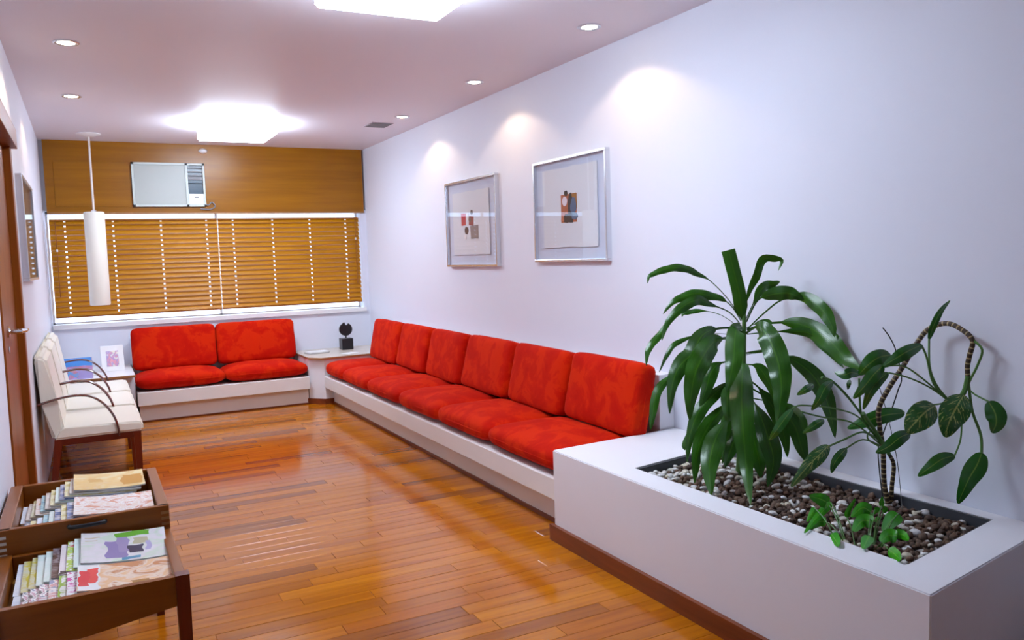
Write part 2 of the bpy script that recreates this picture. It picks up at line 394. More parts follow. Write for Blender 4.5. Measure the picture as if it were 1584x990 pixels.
# ---- timber panel above the window
pan = empty('timber_panel', (0, YB, WZ1))
tag(pan, 'glossy brown timber panel across the wall above the window blinds', 'wall panel')
MB().box((XL + 0.035, YB - 0.012, WZ1), (0.452, YB + 0.05, ZC)).build('board', M['panel']).parent = pan
def under(o, p):   # parent and keep the place
    o.parent = p; o.matrix_parent_inverse = Matrix.Translation(p.location).inverted(); return o
for ob in list(pan.children): under(ob, pan)
ACX0, ACX1, ACZ0, ACZ1 = 0.455, 1.115, 1.987, 2.41
under(MB().box((0.452, YB - 0.012, ACZ1 + 0.004), (1.12, YB + 0.05, ZC)).build('board', M['panel']), pan)
under(MB().box((0.452, YB - 0.012, WZ1), (1.12, YB + 0.05, ACZ0 - 0.004)).build('board', M['panel']), pan)
under(MB().box((1.12, YB - 0.012, WZ1), (2.742, YB + 0.05, ZC)).build('board', M['panel']), pan)
under(MB().box((XL + 0.11, YB - 0.017, 1.985), (0.44, YB - 0.011, 2.405), 0.002).build('access_hatch', M['panel']), pan)
under(MB().box((XL + 0.035, YB - 0.016, WZ1 - 0.012), (2.742, YB + 0.03, WZ1 + 0.004)).build('bottom_rail', M['plyedge']), pan)
# ---- air conditioner
ac = empty('air_conditioner', (ACX0, YB, ACZ0)); tag(ac, 'pale window air conditioner set into the timber panel', 'air conditioner')
def acp(name, a, b_, mat, bev=0.003, par=ac):
    return under(MB().box(a, b_, bev).build(name, mat), ac)
fr = MB(); yb0, yb1 = YB - 0.04, YB + 0.05
fr.box((ACX0, yb0, ACZ0), (ACX0 + 0.02, yb1, ACZ1)); fr.box((ACX1 - 0.018, yb0, ACZ0), (ACX1, yb1, ACZ1))
fr.box((ACX0, yb0, ACZ0), (ACX1, yb1, ACZ0 + 0.02)); fr.box((ACX0, yb0, ACZ1 - 0.02), (ACX1, yb1, ACZ1)); fr.box((0.935, yb0, ACZ0), (0.958, yb1, ACZ1))
under(fr.build('housing', M['acwhite']), ac)
acp('front_grille', (ACX0 + 0.02, YB - 0.032, ACZ0 + 0.02), (0.935, YB + 0.05, ACZ1 - 0.02), M['acgrey'])
acp('control_panel', (0.958, YB - 0.034, ACZ0 + 0.02), (ACX1 - 0.018, YB + 0.05, ACZ0 + 0.125), M['white'])
acp('badge', (1.01, YB - 0.037, ACZ0 + 0.085), (1.05, YB - 0.033, ACZ0 + 0.095), M['grey'], 0)
acp('air_outlet', (0.958, YB - 0.01, ACZ0 + 0.125), (ACX1 - 0.018, YB + 0.05, ACZ1 - 0.02), M['darkglass'])
for i in range(5):
    z = 2.215 + i * 0.036
    acp('louvre', (0.96, YB - 0.03, z), (ACX1 - 0.02, YB - 0.012, z + (0.012 if i != 1 else 0.03)), M['grey'] if i in (1, 2, 3, 4) else M['darkglass'], 0.002)
pts = catmull([(1.10, YB - 0.03, 2.02), (1.135, YB - 0.035, 2.0), (1.17, YB - 0.03, 2.03), (1.20, YB - 0.03, 1.99), (1.15, YB - 0.03, 1.96), (1.06, YB - 0.03, 1.965)], 5)
under(MB().tube(pts, 0.006, 6).build('power_cord', M['grey']), ac)
# sensor at the top of the panel
sn = MB(); sn.lathe([(0, 0), (0.042, 0), (0.042, 0.012), (0.03, 0.035), (0.012, 0.045), (0, 0.046)], seg=20)
for v in sn.bm.verts: v.co = Vector((v.co.x + 1.115, YB - 0.012 - v.co.z, v.co.y * 0.6 + 2.535))
tag(sn.build('motion_sensor', M['white'], None, True), 'small white domed sensor at the top of the timber panel', 'sensor')

# ---- wooden blinds
def blind(x0, x1, label):
    root = empty('wooden_blind', (x0, YB + 0.06, WZ0)); tag(root, label, 'blind', 'wooden blinds in the window')
    wdt = x1 - x0; top = 1.868 - WZ0; n = 19; pitch = 0.0478; zb = 0.094
    MB().box((0, -0.025, top - 0.012), (wdt, 0.03, top + 0.0), 0.003).build('head_rail', M['slatdark'], root)
    MB().box((0, -0.02, 0.060), (wdt, 0.02, 0.080), 0.003).build('bottom_rail', M['slatdark'], root)
    holes = [wdt * f for f in ((0.085, 0.36, 0.645, 0.93) if x0 < 0.5 else (0.10, 0.37, 0.635, 0.90))]
    xs = [0.0]
    for hx in holes: xs += [hx - 0.0075, hx + 0.0075]
    xs.append(wdt)
    prof = []
    for k in range(7):
        s_ = -1 + 2 * k / 6; prof.append((s_ * 0.036, 0.009 * (1 - s_ * s_)))
    mb = MB(); g = []
    for xx in xs: g.append([[mb.bm.verts.new((xx, p[0], p[1] + dz)) for p in prof] for dz in (0, -0.0025)])
    for i in range(len(xs) - 1):
        hole = any(abs((xs[i] + xs[i + 1]) / 2 - hx) < 0.001 for hx in holes)
        for j in range(6):
            if hole and j in (2, 3): continue
            mb.bm.faces.new((g[i][0][j], g[i + 1][0][j], g[i + 1][0][j + 1], g[i][0][j + 1]))
            mb.bm.faces.new((g[i][1][j], g[i][1][j + 1], g[i + 1][1][j + 1], g[i + 1][1][j]))
        for j in (0, 6):
            mb.bm.faces.new((g[i][0][j], g[i + 1][0][j], g[i + 1][1][j], g[i][1][j]))
    me = mb.mesh('slat'); me.materials.append(M['slat'])
    for k in range(n):
        o = bpy.data.objects.new('slat', me); COL.objects.link(o); o.parent = root
        o.location = (0, 0, zb + 0.008 + k * pitch); o.rotation_euler = (radians(46 + random.uniform(-2, 2)), 0, 0)
        if zb + k * pitch > top - 0.04: break
    for hx in holes:
        MB().tube([(hx, -0.002, 0.07), (hx, -0.002, top)], 0.0016, 6).build('lift_cord', M['slatdark'], root)
    sd = -1 if x0 < 0.5 else 1
    ex = 0.05 if x0 < 0.5 else wdt - 0.045
    MB().tube([(ex, -0.034, top - 0.02), (ex, -0.036, top - 0.72)], 0.004, 8).build('tilt_wand', M['slatdark'], root)
    MB().lathe([(0.0, 0), (0.009, 0.004), (0.009, 0.022), (0.0, 0.028)], (ex, -0.036, top - 0.24 if sd > 0 else top - 0.30), 10).build('cord_toggle', M['white'], root, True)
    return root
blind(WX0 + 0.03, WXM - 0.003, 'orange wooden slatted blind behind the pendant lamp')
blind(WXM + 0.003, WX1 - 0.008, 'orange wooden slatted blind beside the right-hand wall near the corner shelf')

# ---- luminaires
def luminaire(y0, label):
    root = empty('ceiling_luminaire', (1.225, y0 + 0.285, ZC)); tag(root, label, 'ceiling light', 'square ceiling luminaires')
    mb = MB(); hw = 0.285
    mb.prism([(-hw, -hw), (hw, -hw), (hw, hw), (-hw, hw)], -0.118, -0.022)
    bmesh.ops.bevel(mb.bm, geom=[e for e in mb.bm.edges], offset=0.012, segments=2, affect='EDGES')
    mb.build('diffuser', M['lum'], root)
    MB().box((-0.24, -0.24, -0.024), (0.24, 0.24, 0), 0.003).build('mounting_plate', M['white'], root)
    return root
luminaire(7.03, 'glowing square white luminaire hung below the ceiling near the window')
luminaire(2.962, 'square white luminaire hung from the ceiling over the middle of the open floor')
# ---- recessed downlights
def downlight(x, y, label):
    root = empty('downlight', (x, y, ZC)); tag(root, label, 'downlight', 'recessed downlights')
    MB().lathe([(0.042, 0.0), (0.062, 0.0), (0.064, -0.006), (0.058, -0.009), (0.044, -0.006), (0.042, 0.0)], seg=28, cap=False).build('trim_ring', M['alu'], root, True)
    MB().lathe([(0.0, -0.011), (0.028, -0.010), (0.043, -0.004), (0.043, 0.0)], seg=24, cap=False).build('lamp_lens', M['bulb'], root, True)
    ld = bpy.data.lights.new('downlight_beam', 'SPOT'); ld.energy = SPOT; ld.color = (1.0, 0.70, 0.44); ld.spot_size = radians(128); ld.spot_blend = 0.22; ld.shadow_soft_size = 0.03
    lo_ = bpy.data.objects.new('downlight_beam', ld); COL.objects.link(lo_); lo_.parent = root; lo_.location = (0, 0, -0.03)
    return root
downlight(2.45, 3.70, 'small warm recessed downlight above the larger picture')
downlight(2.45, 5.135, 'small warm recessed downlight above the smaller picture')
downlight(2.45, 6.57, 'small warm recessed downlight next to the ceiling vent')
downlight(-0.01, 4.96, 'small warm recessed downlight above the brown door')
downlight(-0.005, 6.46, 'small warm recessed downlight above the cream chairs')
# ---- ceiling vent
vt = empty('ceiling_vent', (2.395, 7.03, ZC)); tag(vt, 'small grey slotted vent in the ceiling beside a downlight', 'vent')
MB().box((-0.10, -0.12, -0.006), (0.10, 0.12, 0), 0.002).build('frame', plain('vent_paint', (0.42, 0.38, 0.44), 0.5), vt)
for i in range(7): MB().box((-0.085, -0.10 + i * 0.030, -0.012), (0.085, -0.085 + i * 0.030, -0.004), 0.001).build('slat', M['grey'], vt)
# ---- pendant lamp
pc = on(140, 207, 2, ZC)
pd = empty('pendant_lamp', (0.105, 8.21, ZC)); tag(pd, 'tall cream cylinder pendant lamp hanging in front of the blind', 'pendant lamp')
MB().lathe([(0.0, -0.03), (0.03, -0.03), (0.10, -0.006), (0.10, 0.0)], seg=28).build('canopy', M['white'], pd, True)
MB().tube([(0, 0, -0.02), (0, 0, -0.72)], 0.009, 10).build('rod', M['rod'], pd, True)
t = NT('shade_fabric'); t.pset(Base_Color=(0.84, 0.80, 0.70), Roughness=0.75)
sh = MB().lathe([(0.02, -0.690), (0.078, -0.690), (0.085, -0.70), (0.085, -1.515), (0.08, -1.525), (0.07, -1.522), (0.07, -0.71)], seg=36, cap=False)
sh.build('shade', t.m, pd, True)
MB().lathe([(0.0, -0.688), (0.022, -0.688), (0.022, -0.675), (0, -0.675)], seg=16).build('shade_cap', M['alu'], pd, True)

# ---- benches
ZS = 0.28
def bench(name, label, parts):
    root = empty(name); tag(root, label, 'bench')
    for (nm, a, b_, mat, bev) in parts: MB().box(a, b_, bev).build(nm, mat, root)
    return root
PYL = 3.41
bench('long_bench', 'long white built-in bench under six red seat cushions', [
    ('seat_board', (2.012, PYL, 0.168), (2.70, 7.87, ZS), M['bench'], 0.004),
    ('toe_kick', (2.10, PYL, 0.02), (2.70, 7.87, 0.17), M['bench'], 0),
    ('skirting', (2.09, PYL, 0.0), (2.12, 7.87, 0.022), M['base'], 0.002)])
tag(MB().box((2.665, 3.435, ZS), (XR - 0.001, 7.868, 0.745), 0.004).build('backboard', M['planter']), 'low white backboard along the right wall behind the long row of cushions', 'backboard')
bench('short_bench', 'short white built-in bench under the window blinds', [
    ('seat_board', (0.345, 7.935, 0.16), (1.885, YB, ZS), M['bench'], 0.004),
    ('toe_kick', (0.36, 8.018, 0.012), (1.885, YB, 0.165), M['bench'], 0),
    ('skirting', (0.36, 8.012, 0.0), (1.885, 8.03, 0.014), M['base'], 0.002)])
tag(MB().box((0.345, 8.60, ZS), (1.885, YB - 0.001, 0.72), 0.004).build('backboard', M['planter']), 'low white backboard under the window behind two red cushions', 'backboard')
# ---- cushions
def cushion(name, sx, sy, sz, bexp, label, group, crown=0.0, seed=0, n=14):
    a = 12.0 if bexp > 4 else 9.0
    mb = MB(); bmesh.ops.create_cube(mb.bm, size=2)
    bmesh.ops.subdivide_edges(mb.bm, edges=mb.bm.edges[:], cuts=n, use_grid_fill=True)
    for v in mb.bm.verts:
        x, y, z = v.co
        s = (((abs(x) ** a + abs(y) ** a) ** (bexp / a)) + abs(z) ** bexp) ** (1 / bexp)
        x, y, z = x / s, y / s, z / s
        if z > 0: z *= 1 + crown * (1 - x * x) * (1 - y * y)
        p = Vector((x * sx / 2, y * sy / 2, z * sz / 2))
        d = noise.noise(p * 5 + Vector((seed * 3.1, seed, 0))) * 0.006 + noise.noise(p * 16 + Vector((seed, 0, seed * 2))) * 0.0022
        v.co = p + v.normal * 0 + p.normalized() * d
    o = mb.build(name, M['red'])
    for p in o.data.polygons: p.use_smooth = True
    tag(o, label, 'cushion', group)
    # welt seam around the edge
    pts = []
    m = 56
    for i in range(m):
        th = 2 * pi * i / m; cx, cy = cos(th), sin(th); s = (abs(cx) ** a + abs(cy) ** a) ** (1 / a)
        pts.append((cx / s * sx / 2 * 0.993, cy / s * sy / 2 * 0.993, 0))
    pts.append(pts[0])
    MB().tube(pts, 0.004, 5).build('welt', M['red'], o, True)
    return o
ords = ['nearest the planter', 'second from the planter', 'third from the planter', 'fourth from the planter', 'fifth from the planter', 'by the corner shelf']
sy = [3.425, 4.26, 5.025, 5.79, 6.555, 7.29, 7.865]
by = [3.385, 4.125, 4.855, 5.62, 6.355, 7.065, 7.855]
for i in range(6):
    a_, b_ = sy[i], sy[i + 1]
    o = cushion('seat_cushion', 0.545, b_ - a_ + 0.012, 0.165, 2.9, 'red suede seat cushion on the long bench, ' + ords[i], 'red seat cushions on the long bench', 0.12, i)
    o.location = (2.285, (a_ + b_) / 2, ZS + 0.079)
    a_, b_ = by[i], by[i + 1]
    o = cushion('back_cushion', 0.395, b_ - a_ - 0.010, 0.15, 4.8, 'red suede back cushion leaning on the long bench backboard, ' + ords[i], 'red back cushions on the long bench', 0.10, 20 + i)
    # local z -> facing room (-x) ; local x -> up
    tilt = radians(13 + random.uniform(-1.5, 1.5))
    o.matrix_world = Matrix.Translation((2.55, (a_ + b_) / 2, 0.617 + random.uniform(-0.004, 0.006))) @ Matrix.Rotation(radians(-2.2 + random.uniform(-0.8, 0.8)), 4, 'Z') @ Matrix.Rotation(tilt, 4, 'Y') @ Matrix(((0, 0, -1, 0), (0, 1, 0, 0), (1, 0, 0, 0), (0, 0, 0, 1)))
bx = [0.34, 1.105, 1.878]; fx = [0.345, 1.11, 1.888]
nm2 = ['beside the low table', 'beside the corner shelf']
for i in range(2):
    a_, b_ = fx[i], fx[i + 1]
    o = cushion('seat_cushion', b_ - a_ + 0.008, 0.50, 0.165, 2.7, 'red suede seat cushion on the short bench, ' + nm2[i], 'red seat cushions on the short bench', 0.16, 40 + i)
    o.location = ((a_ + b_) / 2, 8.20, ZS + 0.078)
    a_, b_ = bx[i], bx[i + 1]
    o = cushion('back_cushion', b_ - a_ - 0.006, 0.41, 0.15, 4.8, 'red suede back cushion under the window sill, ' + nm2[i], 'red back cushions on the short bench', 0.10, 50 + i)
    o.matrix_world = Matrix.Translation(((a_ + b_) / 2, 8.475, 0.622)) @ Matrix.Rotation(radians(-13), 4, 'X') @ Matrix(((1, 0, 0, 0), (0, 0, -1, 0), (0, 1, 0, 0), (0, 0, 0, 1)))
# ---- corner shelf
ZT = 0.466
cs = empty('corner_shelf', (2.3, 8.3, 0)); tag(cs, 'white corner unit with a pale wooden top between the two benches', 'corner shelf')
poly = [(1.895, 8.02), (2.02, 7.88), (XR - 0.002, 7.88), (XR - 0.002, YB - 0.002), (1.895, YB - 0.002)]
under(MB().prism(poly, 0.055, ZT - 0.02).build('body', M['planter']), cs)
pb = [(1.875, 8.02), (2.01, 7.868), (2.11, 7.868), (2.11, 8.1), (1.875, 8.1)]
under(MB().prism(pb, 0.0, 0.055).build('plinth', M['base']), cs)
tp = [(1.885, YB - 0.002), (1.885, 7.97), (1.985, 7.845), (2.52, 7.872), (XR - 0.002, 7.872), (XR - 0.002, YB - 0.002)]
under(MB().prism(tp, ZT - 0.018, ZT - 0.002).build('edge_band', M['plyedge']), cs)
under(MB().prism([(x * 0.998 + 0.006 if i in (0, 1) else x, y_ + (0.004 if i in (1, 2, 3, 4) else 0)) for i, (x, y_) in enumerate(tp)], ZT - 0.003, ZT).build('top', M['ply']), cs)
# black disc sculpture
p = on(536, 540, 2, ZT)
sc = empty('disc_sculpture', p); tag(sc, 'black notched disc sculpture on a square block on the corner shelf', 'sculpture')
k = 0.060
MB().box((-k, -k, 0), (k, k, 0.118), 0.003).build('block', M['black'], sc)
MB().tube([(0, 0, 0.115), (0, 0, 0.15)], 0.008, 8).build('pin', M['black'], sc)
pts = []
for i in range(40):
    th = pi / 2 + 2 * pi * i / 40; rr = 0.069
    if i in (38, 39, 0): rr = 0.045
    if i in (1, 2): rr = 0.076
    pts.append((rr * cos(th), rr * sin(th)))
d = MB().prism(pts, -0.012, 0.012)
for v in d.bm.verts: v.co = Vector((v.co.x, v.co.z, v.co.y + 0.212))
d.build('disc', M['black'], sc)
# things on the corner shelf
p = on(490, 546, 2, ZT)
bk = empty('brochure_stack', p, 0.15); tag(bk, 'small stack of white brochures on the corner shelf', 'brochures')
for i in range(3): MB().box((-0.105 + i * 0.004, -0.075, 0.006 * i), (0.105 + i * 0.004, 0.075, 0.006 * i + 0.0055), 0.001).build('brochure', M['paper'] if i else M['grey'], bk)
p = on(541, 546.5, 2, ZT)
cd_ = MB().box((-0.075, -0.06, 0), (0.075, 0.06, 0.004), 0.001).build('leaflet', M['paper']); cd_.location = p; cd_.rotation_euler.z = 0.5
tag(cd_, 'white leaflet lying in front of the black sculpture', 'leaflet')
# ---- low table between chairs and short bench
lt = empty('low_table', (0.0, 8.2, 0)); tag(lt, 'low table with a white top and brown edge beside the cream chairs', 'side table')
LTY = 7.80
under(MB().box((XL + 0.002, LTY, ZT - 0.022), (0.335, YB - 0.002, ZT - 0.003), 0.002).build('edge_band', M['plyedge']), lt)
under(MB().box((XL + 0.004, LTY + 0.004, ZT - 0.004), (0.331, YB - 0.004, ZT), 0.001).build('top', M['white']), lt)
under(MB().box((XL + 0.004, 8.02, 0.0), (0.335, YB - 0.004, ZT - 0.02), 0.002).build('body', M['planter']), lt)
p = on(176, 574, 2, ZT)
ps = empty('picture_stand', p, 0.12); tag(ps, 'small white card with a colourful print standing on the low table', 'card')
R_ = Matrix.Rotation(radians(-10), 4, 'X')
MB().box((-0.095, 0, 0), (0.095, 0.008, 0.235), 0.002, R_).build('card', M['white'], ps)
pm = cover('crest', (0.9, 0.88, 0.8), [(0.9, 0.8, 0.4), (0.8, 0.3, 0.35), (0.35, 0.25, 0.6), (0.9, 0.85, 0.7)], 3.0)
def uvbox(me, ax_u, ax_v):
    uvl = me.uv_layers.new(name='UVMap'); co = [v.co for v in me.vertices]
    lo_ = [min(c_[a] for c_ in co) for a in range(3)]; hi_ = [max(c_[a] for c_ in co) for a in range(3)]
    for lp in me.loops:
        c_ = co[lp.vertex_index]; uvl.data[lp.index].uv = ((c_[ax_u] - lo_[ax_u]) / max(1e-6, hi_[ax_u] - lo_[ax_u]), (c_[ax_v] - lo_[ax_v]) / max(1e-6, hi_[ax_v] - lo_[ax_v]))
o = MB().box((-0.05, -0.003, 0.045), (0.05, 0.0, 0.185), 0, R_).build('print', pm, ps); uvbox(o.data, 0, 2)
MB().box((-0.02, 0.01, 0), (0.02, 0.07, 0.004), 0).build('foot', M['white'], ps)
bm_ = cover('beach', (0.12, 0.30, 0.75), [(0.05, 0.22, 0.75), (0.15, 0.45, 0.85), (0.75, 0.25, 0.3), (0.45, 0.35, 0.75)], 4.0, [(0, 0.62, 1, 1, (0.08, 0.32, 0.85)), (0.55, 0.0, 1, 0.4, (0.42, 0.36, 0.72))])
p = on(119, 587, 2, ZT)
o = MB().box((-0.125, 0, 0), (0.125, 0.006, 0.185), 0.001, Matrix.Rotation(radians(-14), 4, 'X')).build('travel_magazine', bm_); uvbox(o.data, 0, 2)
o.location = p; tag(o, 'bright blue magazine propped up on the low table', 'magazine')
p = on(151, 582, 2, ZT)
o = MB().box((-0.07, -0.05, 0), (0.07, 0.09, 0.01), 0.002).build('leaflet', M['paper']); o.location = p + Vector((0, 0.08, 0)); tag(o, 'pale leaflet lying flat on the low table', 'leaflet')

# ---- cream chairs along the left wall
def tapered(a, b_, wa, wb):
    mb = MB(); A = [mb.bm.verts.new((a[0] + sx * wa, a[1] + sy_ * wa, a[2])) for sx, sy_ in ((-1, -1), (1, -1), (1, 1), (-1, 1))]
    B = [mb.bm.verts.new((b_[0] + sx * wb, b_[1] + sy_ * wb, b_[2])) for sx, sy_ in ((-1, -1), (1, -1), (1, 1), (-1, 1))]
    mb.bm.faces.new(A); mb.bm.faces.new(B[::-1])
    for k in range(4): mb.bm.faces.new((A[k], B[k], B[(k + 1) % 4], A[(k + 1) % 4]))
    return mb
def extr(prof, y0, y1, bev):
    """profile in xz extruded along y with rounded edges"""
    mb = MB(); n = len(prof)
    A = [mb.bm.verts.new((p[0], y0, p[1])) for p in prof]; B = [mb.bm.verts.new((p[0], y1, p[1])) for p in prof]
    mb.bm.faces.new(A[::-1]); mb.bm.faces.new(B)
    for k in range(n): mb.bm.faces.new((A[k], A[(k + 1) % n], B[(k + 1) % n], B[k]))
    bmesh.ops.bevel(mb.bm, geom=mb.bm.edges[:], offset=bev, segments=3, affect='EDGES')
    return mb
CW = 0.69
armpx = [(58, 627), (85, 618), (115, 612), (140, 613), (160, 624), (174, 640), (181, 655), (185, 673)]
CY = 5.53
armpts = [on(px, py, 1, CY - 0.0) for px, py in armpx]
armpts = [Vector((p.x, 0, p.z)) for p in armpts]
chair_labels = ['cream leather armchair beside the brown door', 'cream leather armchair between two identical armchairs', 'cream leather armchair next to the low table']
protos = {}
def chair(y0, label):
    root = empty('armchair', (0, y0, 0)); tag(root, label, 'armchair', 'cream armchairs along the left wall')
    def part(name, mk, mat, smooth=False, off=(0, 0, 0)):
        if (name, off) not in protos:
            me = mk().mesh(name); me.materials.append(mat)
            if smooth:
                for p in me.polygons: p.use_smooth = True
                try: me.set_sharp_from_angle(angle=radians(45))
                except Exception: pass
            protos[(name, off)] = me
        o = bpy.data.objects.new(name, protos[(name, off)]); COL.objects.link(o); o.parent = root; return o
    part('seat', lambda: extr([(-0.235, 0.385), (0.262, 0.385), (0.262, 0.437), (0.24, 0.449), (-0.165, 0.452), (-0.20, 0.452)], 0, CW, 0.014), M['cream'], True)
    part('backrest', lambda: extr([(-0.235, 0.375), (-0.165, 0.40), (-0.195, 0.62), (-0.238, 0.885), (-0.297, 0.90), (-0.304, 0.88), (-0.285, 0.62)], 0.02, CW - 0.02, 0.02), M['cream'], True)
    part('side_rail', lambda: MB().box((-0.22, 0.02, 0.345), (0.235, 0.045, 0.386), 0.002), M['mahogx'])
    part('side_rail', lambda: MB().box((-0.22, CW - 0.045, 0.345), (0.235, CW - 0.02, 0.386), 0.002), M['mahogx'], off=(1, 0, 0))
    part('front_rail', lambda: MB().box((0.21, 0.02, 0.345), (0.235, CW - 0.02, 0.386), 0.002), M['mahogx'])
    for i, yy in enumerate((0.035, CW - 0.035)):
        part('leg', lambda: tapered((0.225, yy, 0.385), (0.228, yy, 0.0), 0.022, 0.014), M['mahog'], off=(2, i, 0))
        part('leg', lambda: tapered((-0.205, yy, 0.385), (-0.262, yy, 0.0), 0.022, 0.014), M['mahog'], off=(3, i, 0))
    for i, yy in enumerate((0.0, CW)):
        s = -1 if i == 0 else 1
        pts = [Vector((p.x, yy + s * 0.006, p.z)) for p in catmull(armpts, 5)]
        part('armrest', lambda: MB().tube(pts, 0.0075, 8, 2.2, (0, 1, 0)), M['arm'], True, off=(4, i, 0))
    return root
for i in range(3): chair(CY + i * 0.735, chair_labels[i])

# ---- framed pictures
def picture(name, label, cat, origin, u, nrm, wdt, hgt, patches, sheetrect, mountmat=None):
    """u runs along the wall, nrm into the room; local x=u, y=-nrm, z=up"""
    root = empty(name, origin); tag(root, label, cat, 'framed pictures')
    u = Vector(u); nrm = Vector(nrm)
    root.matrix_world = Matrix.Translation(origin) @ Matrix(((u.x, -nrm.x, 0, 0), (u.y, -nrm.y, 0, 0), (0, 0, 1, 0), (0, 0, 0, 1)))
    f = 0.016; D = 0.035
    for nm, a, b_ in (('frame_rail', (0, -D, 0), (wdt, 0, f)), ('frame_rail', (0, -D, hgt - f), (wdt, 0, hgt)), ('frame_stile', (0, -D, f), (f, 0, hgt - f)), ('frame_stile', (wdt - f, -D, f), (wdt, 0, hgt - f))):
        MB().box(a, b_, 0.002).build(nm, M['alu'], root)
    MB().box((f, -0.008, f), (wdt - f, -0.001, hgt - f)).build('mount', mountmat or M['mount'], root)
    x0, z0, x1, z1 = sheetrect
    if x1 > x0:
        s = MB(); n = 14; pts = []
        for i in range(n): pts.append((x0 + (x1 - x0) * i / n, z0 + random.uniform(-.003, .003)))
        for i in range(n): pts.append((x1 + random.uniform(-.003, .003), z0 + (z1 - z0) * i / n))
        for i in range(n): pts.append((x1 + (x0 - x1) * i / n, z1 + random.uniform(-.003, .003)))
        for i in range(n): pts.append((x0 + random.uniform(-.003, .003), z1 + (z0 - z1) * i / n))
        s.prism(pts, 0.014, 0.018)
        for v in s.bm.verts: v.co = Vector((v.co.x, -v.co.z, v.co.y))
        so = s.build('paper_sheet', M['sheet'], root)
        for i, (pts, col) in enumerate(patches):
            q = MB().prism(pts, 0.0178, 0.0186 + 0.0004 * i)
            for v in q.bm.verts: v.co = Vector((v.co.x, -v.co.z, v.co.y))
            q.build('ink_patch', plain('ink', col, 0.6), so)
    MB().box((f, -D + 0.006, f), (wdt - f, -D + 0.009, hgt - f)).build('glazing', M['glass'], root)
    return root
def rect(x0, z0, x1, z1, j=0.006):
    return [(x0 + random.uniform(-j, j), z0 + random.uniform(-j, j)), (x1 + random.uniform(-j, j), z0 + random.uniform(-j, j)), (x1 + random.uniform(-j, j), z1 + random.uniform(-j, j)), (x0 + random.uniform(-j, j), z1 + random.uniform(-j, j))]
def blob(cx, cz, rx, rz, n=14, j=0.15):
    return [(cx + rx * cos(2 * pi * i / n) * random.uniform(1 - j, 1 + j), cz + rz * sin(2 * pi * i / n) * random.uniform(1 - j, 1 + j)) for i in range(n)]
# right wall: u = -y so that local x runs left to right for the viewer
P2w, P2h = 0.872, 0.665
pat = [(rect(0.335, 0.255, 0.525, 0.425), (0.42, 0.11, 0.04)), (rect(0.44, 0.33, 0.525, 0.425), (0.30, 0.13, 0.02)), (blob(0.455, 0.33, 0.035, 0.10), (0.02, 0.02, 0.025)), (blob(0.485, 0.35, 0.035, 0.055), (0.07, 0.12, 0.22)), (blob(0.405, 0.275, 0.045, 0.03), (0.03, 0.02, 0.02)), (blob(0.40, 0.435, 0.02, 0.018), (0.02, 0.02, 0.02)), (blob(0.385, 0.385, 0.03, 0.03, j=.05), (0.72, 0.66, 0.72)), (blob(0.50, 0.285, 0.035, 0.022), (0.10, 0.17, 0.28)), (rect(0.34, 0.26, 0.375, 0.30), (0.55, 0.18, 0.10))]
picture('framed_picture', 'large silver framed print with a dark rust coloured collage, hung nearer the planter', 'picture', (XR, 4.862, 1.352), (0, -1, 0), (-1, 0, 0), P2w, P2h, pat, (0.105, 0.092, 0.755, 0.60))
pat = [(rect(0.29, 0.335, 0.38, 0.43), (0.50, 0.03, 0.06)), (rect(0.435, 0.33, 0.52, 0.40), (0.28, 0.05, 0.06)), (blob(0.49, 0.43, 0.025, 0.02), (0.10, 0.08, 0.09)), (rect(0.46, 0.225, 0.60, 0.325), (0.27, 0.23, 0.24)), (blob(0.385, 0.29, 0.04, 0.03), (0.06, 0.03, 0.04)), (blob(0.455, 0.375, 0.025, 0.02), (0.16, 0.10, 0.10)), (blob(0.36, 0.24, 0.02, 0.02), (0.82, 0.80, 0.82)), (blob(0.41, 0.40, 0.025, 0.03), (0.80, 0.79, 0.80))]
picture('framed_picture', 'silver framed print with small red and grey patches, hung nearer the window', 'picture', (XR, 6.385, 1.324), (0, -1, 0), (-1, 0, 0), 0.95, 0.695, pat, (0.12, 0.095, 0.80, 0.60))
picture('framed_picture', 'dark glazed picture in a thin silver frame on the left wall above the chairs', 'picture', (XL, 5.28, 1.345), (0, 1, 0), (1, 0, 0), 1.02, 0.60, [], (0, 0, 0, 0), plain('dark_print', (0.20, 0.14, 0.10), 0.5))

# ---- planter
pl = empty('planter', (2.35, 2.4, 0)); tag(pl, 'large white plastered planter box filled with pebbles and plants', 'planter')
ZP = 0.449
OUT = [(1.972, 1.376), (2.475, 1.461), (XR, 1.51), (XR, 3.43), (1.966, 3.38)]
INN = [(2.113, 1.548), (2.70, 1.655), (2.665, 2.985), (2.095, 2.885)]
mb = MB(); bm = mb.bm
def ring(pts, z): return [bm.verts.new((p[0], p[1], z)) for p in pts]
OUT4 = [OUT[0], (XR - 0.001, 1.512), (XR - 0.001, 3.43), OUT[4]]
A0 = ring(OUT4, 0.0); A1 = ring(OUT4, ZP); B1 = ring(INN, ZP); B0 = ring(INN, 0.30)
for P, Q in ((A0, A1), (A1, B1), (B1, B0)):
    for k in range(4): bm.faces.new((P[k], P[(k + 1) % 4], Q[(k + 1) % 4], Q[k]))
bm.faces.new(A0[::-1]); bm.faces.new(B0)
bmesh.ops.bevel(bm, geom=[e for e in bm.edges if all(v in A1 for v in e.verts) or (e.verts[0] in A0 + A1 and e.verts[1] in A0 + A1 and abs(e.verts[0].co.z - e.verts[1].co.z) > 0.1)], offset=0.004, segments=2, affect='EDGES')
under(mb.build('box', M['planter']), pl)
mb = MB(); bm = mb.bm
cx, cy = sum(p[0] for p in INN) / 4, sum(p[1] for p in INN) / 4
def shrink(s): return [(cx + (p[0] - cx) * s, cy + (p[1] - cy) * s) for p in INN]
IN2 = shrink(0.997); IN3 = shrink(0.985)
